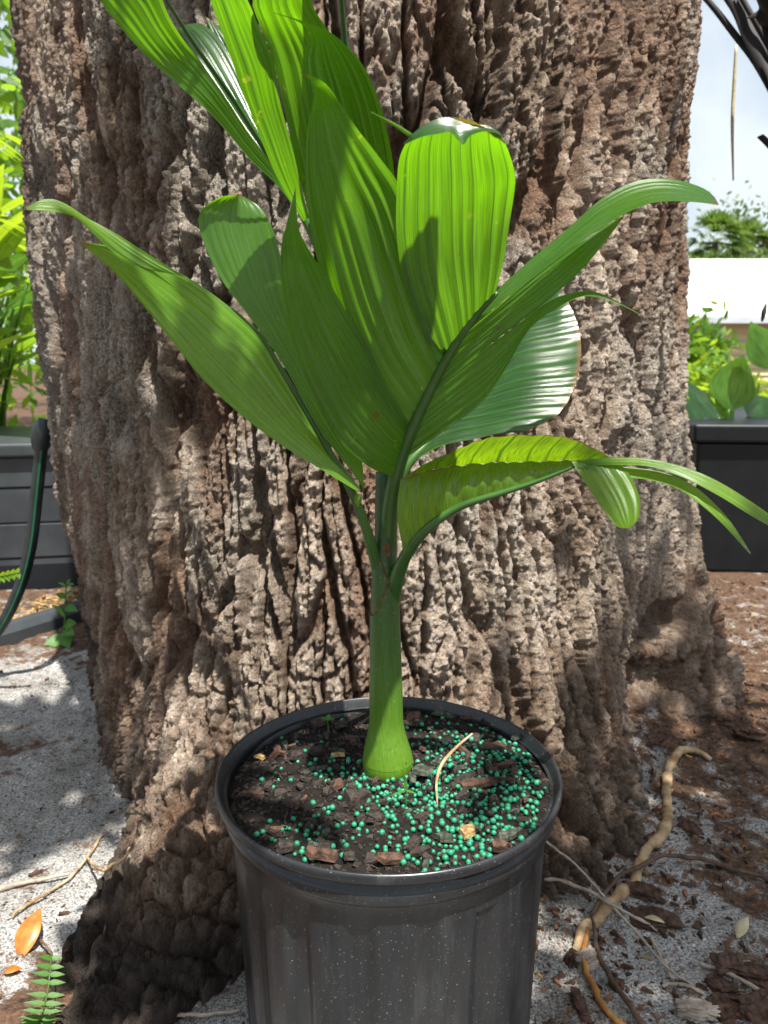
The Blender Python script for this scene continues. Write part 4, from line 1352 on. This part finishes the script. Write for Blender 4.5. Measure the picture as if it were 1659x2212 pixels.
# little fern at lower left
fbase = gp(78, 2225, 0.0)
fern = empty('fern', fbase, 'small green fern frond on the sand in the lower left corner', 'fern')
st = catmull(np.array([fbase, gp(92, 2190, .03), gp(103, 2140, .05), gp(110, 2085, .06), gp(112, 2055, .06)]), 30)
MB().rawtube(st, np.linspace(.0009, .0005, 30), 6).build('stalk', m_fern, fern)
for k in range(11):
    b = st[3 + int(k * 2.3)]
    ln = 0.0135 * (0.55 + 0.6 * math.sin(math.pi * (k + 2.0) / 13))
    for sgn in (-1, 1):
        mb = MB()
        leaflet(mb, b, b + np.array([sgn * ln, -0.002 + 0.003 * sgn, 0.002 + (0.004 if sgn < 0 else -0.003)]), 0.0024, up=(0, -0.5, 1), blunt=0.6)
        mb.build('leaflet', m_fern, fern)

# ------------------------------------------------------------------ behind, on the left
pl = empty('planter_box', (-1.15, 1.95, 0), 'big grey plastic planter with horizontal courses behind the trunk at left', 'planter')
A0, A1 = np.array([-1.75, 1.80]), np.array([-0.62, 2.02])
dirn = (A1 - A0) / np.linalg.norm(A1 - A0)
nor = np.array([dirn[1], -dirn[0]])


def panel(s0, s1, z0, z1, out, dep, lean=0.03):
    a, b = A0 + dirn * s0, A0 + dirn * s1
    v = []
    for z in (z0, z1):
        o0 = nor * (out - lean * (0.4 - z) * 1.2)
        i0 = nor * (-dep - lean * (0.4 - z) * 1.2)
        for q, off in ((a, o0), (b, o0), (b, i0), (a, i0)):
            v.append((q[0] + off[0], q[1] + off[1], z))
    mb = MB()
    mb.add(v, [(0, 3, 2, 1), (4, 5, 6, 7), (0, 1, 5, 4), (1, 2, 6, 5), (2, 3, 7, 6), (3, 0, 4, 7)])
    return mb


LEN = float(np.linalg.norm(A1 - A0))
hts = [0.0, 0.085, 0.178, 0.272, 0.352]
for k in range(4):
    cuts = [0, LEN * 0.42, LEN * 0.80, LEN] if k == 3 else [0, LEN]
    for i in range(len(cuts) - 1):
        o = panel(cuts[i] + 0.002, cuts[i + 1] - 0.002, hts[k] + 0.0015, hts[k + 1] - 0.0015, 0.003 * (k % 2), 0.03).build('panel', m_potgrey, pl, smooth=False)
        bv = o.modifiers.new('edge', 'BEVEL')
        bv.width = 0.003
        bv.segments = 2
panel(0, LEN, 0.0, 0.352, -0.012, 0.55, 0.0).build('core', m_potbg, pl, smooth=False)
o = panel(-0.02, LEN + 0.02, 0.352, 0.388, 0.018, 0.60, 0.0).build('rim', m_potgrey, pl, smooth=False)
bv = o.modifiers.new('edge', 'BEVEL')
bv.width = 0.008
bv.segments = 3

hose = empty('garden_hose', P(92, 945, 1.30), 'black garden hose with a green stripe hanging beside the trunk', 'hose')
hp = pp([(96, 925, 1.30), (88, 985, 1.31), (78, 1080, 1.32), (66, 1180, 1.33), (42, 1270, 1.34), (2, 1352, 1.35), (-60, 1430, 1.36)])
MB().tube(hp, .0105, 16, 60).build('tube', m_hose, hose)
MB().tube(hp + np.array([0.0045, -0.0088, 0]), .0026, 6, 60).build('stripe', m_hose_green, hose)
MB().tube(pp([(99, 905, 1.30), (95, 925, 1.30), (90, 950, 1.305), (86, 968, 1.31)]), [.012, .0175, .0175, .013], 14, 12).build('coupling', m_hose, hose)

b0, b1 = G(-60, 1425), G(165, 1352)
dd = (b1 - b0)[:2] / np.linalg.norm((b1 - b0)[:2])
nn_ = np.array([-dd[1], dd[0]])
bar = MB()
prof = [(0, 0), (0.0, .030), (.010, .045), (.030, .048), (.045, .040), (.050, 0)]
e0, e1 = b0[:2] - dd * 0.4, b1[:2] + dd * 0.1
v = [(e[0] + nn_[0] * a, e[1] + nn_[1] * a, z) for e in (e0, e1) for a, z in prof]
n = len(prof)
bar.add(v, [(i, i + n, (i + 1) % n + n, (i + 1) % n) for i in range(n)] + [tuple(range(n)), tuple(range(2 * n - 1, n - 1, -1))])
tag(bar.build('garden_edging', m_potgrey, smooth=False), 'low dark grey plastic edging strip on the ground before the planter', 'edging')
mb = MB()
for i in range(420):
    s_ = rng.uniform(-0.3, 0.75)
    q = b0[:2] + dd * s_ + nn_ * rng.uniform(0.05, 0.16)
    L = rng.uniform(.008, .03)
    chunk(mb, (q[0], q[1], rng.uniform(.02, .042)), L, L * .4, L * .25, rng.uniform(0, 6.3), rng, .4, 5)
tag(mb.build('wood_mulch', m_chip_tan, smooth=False), 'tan wood mulch behind the edging strip at left', 'mulch', kind='stuff')

wb = G(135, 1395)
weed = empty('weed', wb, 'soft green weed growing by the dark edging beside the trunk', 'weed')
wt = np.array([P(135, 1395, wb[1]), P(140, 1340, wb[1]), P(142, 1290, wb[1]), P(143, 1262, wb[1])])
MB().tube(wt, [.002, .0018, .0014, .001], 6, 20).build('stalk', m_weed, weed)
for x0, y0, x1, y1, w in ((138, 1380, 95, 1392, .016), (138, 1375, 150, 1400, .014), (140, 1350, 165, 1345, .012), (140, 1330, 112, 1305, .009), (141, 1310, 168, 1320, .010), (142, 1290, 118, 1282, .007), (142, 1285, 160, 1275, .007), (143, 1268, 125, 1258, .006), (143, 1268, 152, 1250, .006), (143, 1265, 160, 1262, .006), (138, 1362, 160, 1372, .013)):
    mb = MB()
    leaflet(mb, P(x0, y0, wb[1]), P(x1, y1, wb[1] - rng.uniform(-.02, .05)), w, up=(0, -0.7, 0.7))
    mb.build('leaf', m_weed, weed)
sg = empty('leaf_sprig', P(-10, 1250, 1.25), 'bright green leafy sprig poking in at the left edge before the hose', 'sprig')
sp_ = pp([(-40, 1256, 1.25), (0, 1246, 1.25), (42, 1236, 1.24)])
MB().tube(sp_, .001, 5, 10).build('stalk', m_weed, sg)
for x in range(-30, 45, 11):
    for s_ in (-1, 1):
        mb = MB()
        q = P(x, 1246 - (x * 0.24), 1.25)
        leaflet(mb, q, q + np.array([.006, -.004, s_ * .010]), .005)
        mb.build('leaf', m_shrub_y, sg)


def palm_frond(name, base, tip, sag, leaf_len, n, m, label, group=None, w=.012):
    """arching frond with paired leaflets"""
    base, tip = np.asarray(base, float), np.asarray(tip, float)
    e = empty(name, base, label, 'frond' if 'frond' in name else 'plant', group)
    midp = (base + tip) / 2 + np.array([0, 0, sag])
    st_ = catmull(np.array([base, base * .6 + midp * .4 + np.array([0, 0, sag * .3]), midp, tip * .6 + midp * .4 + np.array([0, 0, sag * .15]), tip]), n)
    MB().rawtube(st_, np.linspace(.008, .002, n), 6).build('stalk', m, e)
    t = np.gradient(st_, axis=0)
    t /= np.linalg.norm(t, axis=1)[:, None]
    for i in range(int(n * 0.2), n):
        side_ = np.cross(t[i], [0, 0, 1.0])
        side_ /= np.linalg.norm(side_) + 1e-9
        ln = leaf_len * (0.5 + 0.6 * math.sin(math.pi * i / n))
        for s_ in (-1, 1):
            mb = MB()
            leaflet(mb, st_[i], st_[i] + (side_ * s_ * 0.8 + t[i] * 0.6 + np.array([0, 0, rng.uniform(-.15, .25)])) * ln, w, n=6, droop=0.3)
            mb.build('leaflet', m, e)
    return e


def strap_plant(name, base, h, nleaf, w, m, label, group=None, spread=0.5, cat='shrub'):
    e = empty(name, base, label, cat, group)
    base = np.asarray(base, float)
    for i in range(nleaf):
        a = rng.uniform(0, 6.3)
        hh = h * rng.uniform(0.45, 1.0)
        b = base + np.array([rng.normal() * .04, rng.normal() * .04, 0])
        m1 = b + np.array([math.cos(a) * spread * hh * .35, math.sin(a) * spread * hh * .35, hh * .6])
        tp = m1 + np.array([math.cos(a), math.sin(a), rng.uniform(-.1, 1.0)]) * hh * 0.42
        MB().tube([b, (b + m1) / 2 + np.array([0, 0, .05]), m1], .005, 5, 8).build('stalk', m, e)
        mb = MB()
        leaflet(mb, m1, tp, w * rng.uniform(.7, 1.2), n=9, droop=0.35)
        mb.build('leaf', m, e)
    return e


def shrub(name, c, size, n, leaf, m, label, group=None, cat='shrub'):
    c = np.asarray(c, float)
    e = empty(name, (c[0], c[1], 0), label, cat, group)
    MB().tube([(c[0], c[1], 0), (c[0] + .02, c[1], c[2] * .5), tuple(c)], [.03, .022, .012], 7, 8).build('trunk', m_woodlimb, e)
    mb = MB()
    for k in range(6):
        leaf_quads(mb, c + rng.normal(size=3) * np.array(size) * 0.6, np.array(size) * 0.55, n // 6, leaf, rng)
    mb.build('crown', m, e, smooth=False)
    return e


strap_plant('leafy_shrub', (-1.60, 2.45, 0.1), 0.85, 26, .045, m_shrub, 'broad leaved green shrub just above the grey planter', cat='shrub')
strap_plant('leafy_shrub', (-1.32, 2.30, 0.2), 0.62, 22, .035, m_shrub_y, 'yellow green leafy plant in the grey planter beside the trunk', cat='shrub')
strap_plant('leafy_shrub', (-2.2, 3.1, 0.0), 1.25, 30, .055, m_shrub, 'tall strap leaved shrub further back at left', cat='shrub')
palm_frond('palm_frond', (-2.6, 3.4, .9), (-1.62, 2.9, 1.25), 0.30, 0.36, 26, m_shrub_y, 'sunlit feathery palm frond beside the upper trunk at left')
palm_frond('palm_frond', (-2.7, 3.2, .5), (-1.50, 2.75, .95), 0.25, 0.34, 26, m_shrub_y, 'drooping yellow green palm frond at mid height left of the trunk')
palm_frond('palm_frond', (-2.9, 3.6, 1.2), (-1.85, 3.3, 1.75), 0.25, 0.38, 26, m_shrub, 'highest palm frond against the sky at the left edge')
palm_frond('palm_frond', (-2.4, 2.9, .3), (-1.42, 2.5, .62), 0.20, 0.28, 24, m_shrub, 'low green palm frond above the grey planter')
shrub('backdrop_tree', (-4.6, 7.5, 2.2), (1.3, 1.0, 1.0), 1500, .10, m_shrub, 'dense green tree far behind the left side', cat='tree')
shrub('backdrop_tree', (-3.6, 6.2, 0.9), (0.8, 0.8, 0.5), 1000, .07, m_shrub_y, 'light green bush behind the palm fronds at left', cat='bush')
shrub('backdrop_tree', (-6.2, 9.5, 4.4), (1.6, 1.4, 1.3), 1200, .12, m_fartree, 'tall hazy tree whose crown reaches the top left corner', cat='tree')

strap_plant('leafy_shrub', (-1.42, 2.75, 0.3), 0.95, 34, .05, m_shrub, 'dark leafy shrub squeezed between planter and trunk at left', cat='shrub')
strap_plant('leafy_shrub', (-1.75, 3.3, 0.5), 1.2, 30, .05, m_shrub_y, 'light green leafy shrub under the high palm frond at left', cat='shrub')
palm_frond('palm_frond', (-2.3, 2.7, .8), (-1.16, 2.45, 1.02), 0.16, 0.30, 26, m_shrub_y, 'bright palm frond tip touching the trunk edge at mid height')
palm_frond('palm_frond', (-2.1, 2.6, 1.0), (-1.22, 2.6, 1.30), 0.14, 0.28, 26, m_shrub_y, 'yellow green palm frond fanned out left of the upper trunk')
palm_frond('palm_frond', (-2.0, 2.5, .35), (-1.12, 2.4, .62), 0.14, 0.24, 24, m_shrub, 'dark green palm frond drooping over the planter rim')
shrub('backdrop_tree', (-2.6, 4.6, 1.0), (0.7, 0.5, 0.6), 1500, .07, m_shrub, 'dark hedge like bush close behind the left palm fronds', cat='bush')
shrub('backdrop_tree', (-2.9, 5.2, 2.3), (0.7, 0.5, 0.6), 900, .08, m_shrub, 'upper leafy bush behind the highest palm frond at left', cat='bush')

# ------------------------------------------------------------------ behind, on the right
bp = empty('large_black_pot', (1.38, 2.35, 0), 'large square black plastic pot on the ground right of the trunk', 'plant pot')
x0, x1, y0, y1 = 0.86, 1.95, 2.12, 2.9


def frust(z0, z1, g0, g1, name):
    v = []
    for z, g in ((z0, g0), (z1, g1)):
        v += [(x0 - g, y0 - g, z), (x1 + g, y0 - g - 0.10, z), (x1 + g, y1 + g, z), (x0 - g, y1 + g, z)]
    mb = MB()
    mb.add(v, [(0, 3, 2, 1), (4, 5, 6, 7), (0, 1, 5, 4), (1, 2, 6, 5), (2, 3, 7, 6), (3, 0, 4, 7)])
    o = mb.build(name, m_potbg, bp, smooth=False)
    b_ = o.modifiers.new('edge', 'BEVEL')
    b_.width = 0.008
    b_.segments = 3


frust(0.0, 0.372, -0.03, 0.0, 'wall')
frust(0.374, 0.424, 0.014, 0.018, 'rim')


def round_leaf(parent, cx, cy, w, h, Y, ang, m):
    c = P(cx, cy, Y)
    pw = w / FPX * Y / 2
    ph_ = h / FPX * Y
    d = np.array([math.sin(ang), 0.15, math.cos(ang)])
    mb = MB()
    leaflet(mb, c - d * ph_ / 2, c + d * ph_ / 2, pw, up=(0.1, -1, 0.2), n=14, fold=-0.15, blunt=0.75)
    mb.build('leaf', m, parent)
    MB().tube([c - d * ph_ / 2, c - d * ph_ * .8 - np.array([0, 0, .05])], .005, 6, 6).build('stalk', m, parent)


bl = empty('broadleaf_plant', P(1590, 900, 2.5), 'broad round leaved plant growing in the large black pot', 'plant')
round_leaf(bl, 1590, 825, 105, 118, 2.35, 0.25, m_shrub)
round_leaf(bl, 1648, 745, 80, 110, 2.3, -0.5, m_shrub)
round_leaf(bl, 1512, 862, 42, 110, 2.35, -0.7, m_palm_dark)
round_leaf(bl, 1500, 890, 36, 70, 2.3, -0.5, m_palm_dark)
round_leaf(bl, 1570, 895, 90, 36, 2.35, 1.2, m_shrub)
round_leaf(bl, 1640, 880, 80, 60, 2.4, 0.9, m_palm_dark)
for k, (x, y, z, sz, lf, m, lab) in enumerate((
        (1.9, 4.2, .20, (.5, .3, .16), .05, m_shrub, 'dense low shrub right behind the large black pot'),
        (2.5, 4.6, .20, (.4, .3, .16), .05, m_shrub_y, 'light green shrub behind the round leaves at right'),
        (2.95, 7.2, .40, (.3, .4, .20), .06, m_shrub_y, 'bushy green plant before the cream house near the trunk'),
        (6.0, 11.5, .15, (1.2, .5, .18), .08, m_shrub_y, 'sunlit yellow green bush in front of the cream wall'),
        (3.52, 8.5, .6, (.2, .3, .26), .07, m_shrub, 'tall narrow green bush beside the trunk before the house'))):
    shrub('garden_shrub', (x, y, z), sz, 700, lf, m, lab)

# house
HY = 28.0
house = empty('house', (17, HY, 0), 'low cream house with a white metal roof behind the garden at right', 'house')
ze = P(1600, 690, HY)[2]
zr = P(1600, 563, HY + 4.5)[2]
X0, X1 = 6.0, 34.0
for k in range(14):
    xa, xb = X0 - .5 + k * 29 / 14, X0 - .5 + (k + 1) * 29 / 14 - 0.012
    v = [(xa, HY - .6, ze + .02), (xb, HY - .6, ze + .02), (xb, HY + 4.5, zr), (xa, HY + 4.5, zr), (xa, HY - .6, ze + .08), (xb, HY - .6, ze + .08), (xb, HY + 4.5, zr + .06), (xa, HY + 4.5, zr + .06)]
    mb = MB()
    mb.add(v, [(0, 3, 2, 1), (4, 5, 6, 7), (0, 1, 5, 4), (1, 2, 6, 5), (2, 3, 7, 6), (3, 0, 4, 7)])
    mb.build('roof_panel', m_roof, house, smooth=False)
MB().box((X0 - .5, HY - .62, ze - .16), (X1 + .5, HY - .58, ze + .07)).build('fascia', m_fascia, house, smooth=False)
MB().box((X0, HY + .05, 0), (X1, HY + 8, ze)).build('wall', m_wall, house, smooth=False)
nb = 9
for k in range(nb):
    z0_, z1_ = ze * k / nb, ze * (k + 1) / nb
    v = [(X0, HY - .03, z0_), (X1, HY - .03, z0_), (X1, HY + .04, z0_), (X0, HY + .04, z0_), (X0, HY + .02, z1_ - .004), (X1, HY + .02, z1_ - .004), (X1, HY + .04, z1_ - .004), (X0, HY + .04, z1_ - .004)]
    mb = MB()
    mb.add(v, [(0, 3, 2, 1), (4, 5, 6, 7), (0, 1, 5, 4), (1, 2, 6, 5), (2, 3, 7, 6), (3, 0, 4, 7)])
    mb.build('siding_board', m_wall, house, smooth=False)


def far_palm(x, y, top, label):
    """cabbage palm: trunk and a ball of fan leaves"""
    e = empty('cabbage_palm', (x, y, 0), label, 'palm tree')
    MB().tube([(x, y, 0), (x + .1, y, top * .5), (x, y, top - .8)], [.22, .18, .17], 10, 10).build('trunk', m_woodlimb, e)
    c = np.array([x, y, top - .8])
    for k in range(46):
        a, el = rng.uniform(0, 6.3), rng.uniform(-0.5, 1.4)
        d = np.array([math.cos(a) * math.cos(el), math.sin(a) * math.cos(el), math.sin(el)])
        hub = c + d * 1.0
        mb = MB()
        sdv = np.cross(d, [0.1, 0.2, 1.0])
        sdv /= np.linalg.norm(sdv)
        for s_ in np.linspace(-1.1, 1.1, 9):
            dd_ = d * math.cos(s_) + sdv * math.sin(s_) + np.array([0, 0, -.15])
            leaflet(mb, hub, hub + dd_ * 1.15, .075, n=5, droop=.25)
        mb.build('fan_leaf', m_fartree, e)
    return e


far_palm(P(1545, 520, 46)[0], 46, P(1545, 490, 46)[2], 'fan leaved palm tree rising just above the white roof')
far_palm(P(1612, 530, 50)[0], 50, P(1612, 505, 50)[2], 'second smaller palm above the roof, right of the first')
for X, Yd, yt, sz, m, lab in ((1650, 52, 500, (2.0, 1.5, 1.6), m_fartree, 'bushy green tree above the roof at the right edge'),
                             (1580, 44, 550, (2.2, 1.0, .5), m_fartree, 'low bush line showing over the white roof ridge'),
                             (1500, 48, 552, (1.4, 1.0, .6), m_fartree, 'low bush over the roof next to the trunk')):
    c = P(X, yt + 30, Yd)
    shrub('far_tree', c, sz, 1100, .22, m, lab, cat='tree')

# dead palm fronds hanging in at the top right
dp = empty('hanging_dead_frond', P(1700, 250, 1.5), 'dark dead palm frond hanging in at the top right corner', 'palm frond')


def strap(ribs, dep, m=m_deadpalm, nm='leaflet'):
    L_ = catmull(pp(lerp_depth(ribs[0], *dep)), 22)
    R_ = catmull(pp(lerp_depth(ribs[1], *dep)), 22)
    mid_ = (L_ + R_) / 2 + np.array([0, -0.012, 0])
    mb = MB()
    mb.grid(np.stack([L_, mid_, R_], 0))
    mb.build(nm, m, dp, solid=0.003)


strap([[(1505, -15), (1540, 25), (1580, 78), (1620, 130), (1655, 190), (1690, 260)], [(1518, -15), (1553, 25), (1592, 72), (1632, 125), (1668, 185), (1705, 250)]], (1.7, 1.5))
strap([[(1553, -15), (1582, 30), (1602, 80), (1628, 130), (1652, 180), (1690, 260)], [(1590, -15), (1620, 35), (1652, 85), (1672, 130), (1690, 180), (1730, 250)]], (1.65, 1.48))
strap([[(1590, -15), (1606, 15), (1620, 40), (1645, 85), (1665, 120), (1690, 160)], [(1598, -15), (1614, 15), (1630, 42), (1655, 85), (1675, 120), (1700, 160)]], (1.62, 1.5))
strap([[(1612, 40), (1640, 20), (1635, -5), (1640, -30)], [(1640, 50), (1660, 70), (1690, 80), (1720, 60)]], (1.5, 1.45), nm='leaf_base')
strap([[(1640, 40), (1650, 80), (1660, 120), (1675, 170)], [(1690, 20), (1700, 60), (1710, 110), (1720, 160)]], (1.5, 1.45), nm='leaf_base')
strap([[(1636, 296), (1655, 315), (1680, 345)], [(1646, 292), (1665, 308), (1690, 335)]], (1.5, 1.5), nm='leaf_tip')
fs = pp([(1590, 98, 1.55), (1586, 180, 1.55), (1582, 270, 1.55), (1584, 390, 1.55)])
tag(MB().tube(fs, [.0022, .0032, .003, .0015], 6, 20).build('hanging_filament', m_leaf_pale), 'thin pale leaf thread dangling straight down against the sky', 'leaf thread')
tag(MB().tube(pp([(1655, 655, 1.9), (1650, 675, 1.9), (1646, 695, 1.9)]), [.002, .006, .002], 6, 10).build('dead_leaf_tip', m_deadpalm), 'small dark leaf tip at the right edge by the roof', 'leaf')
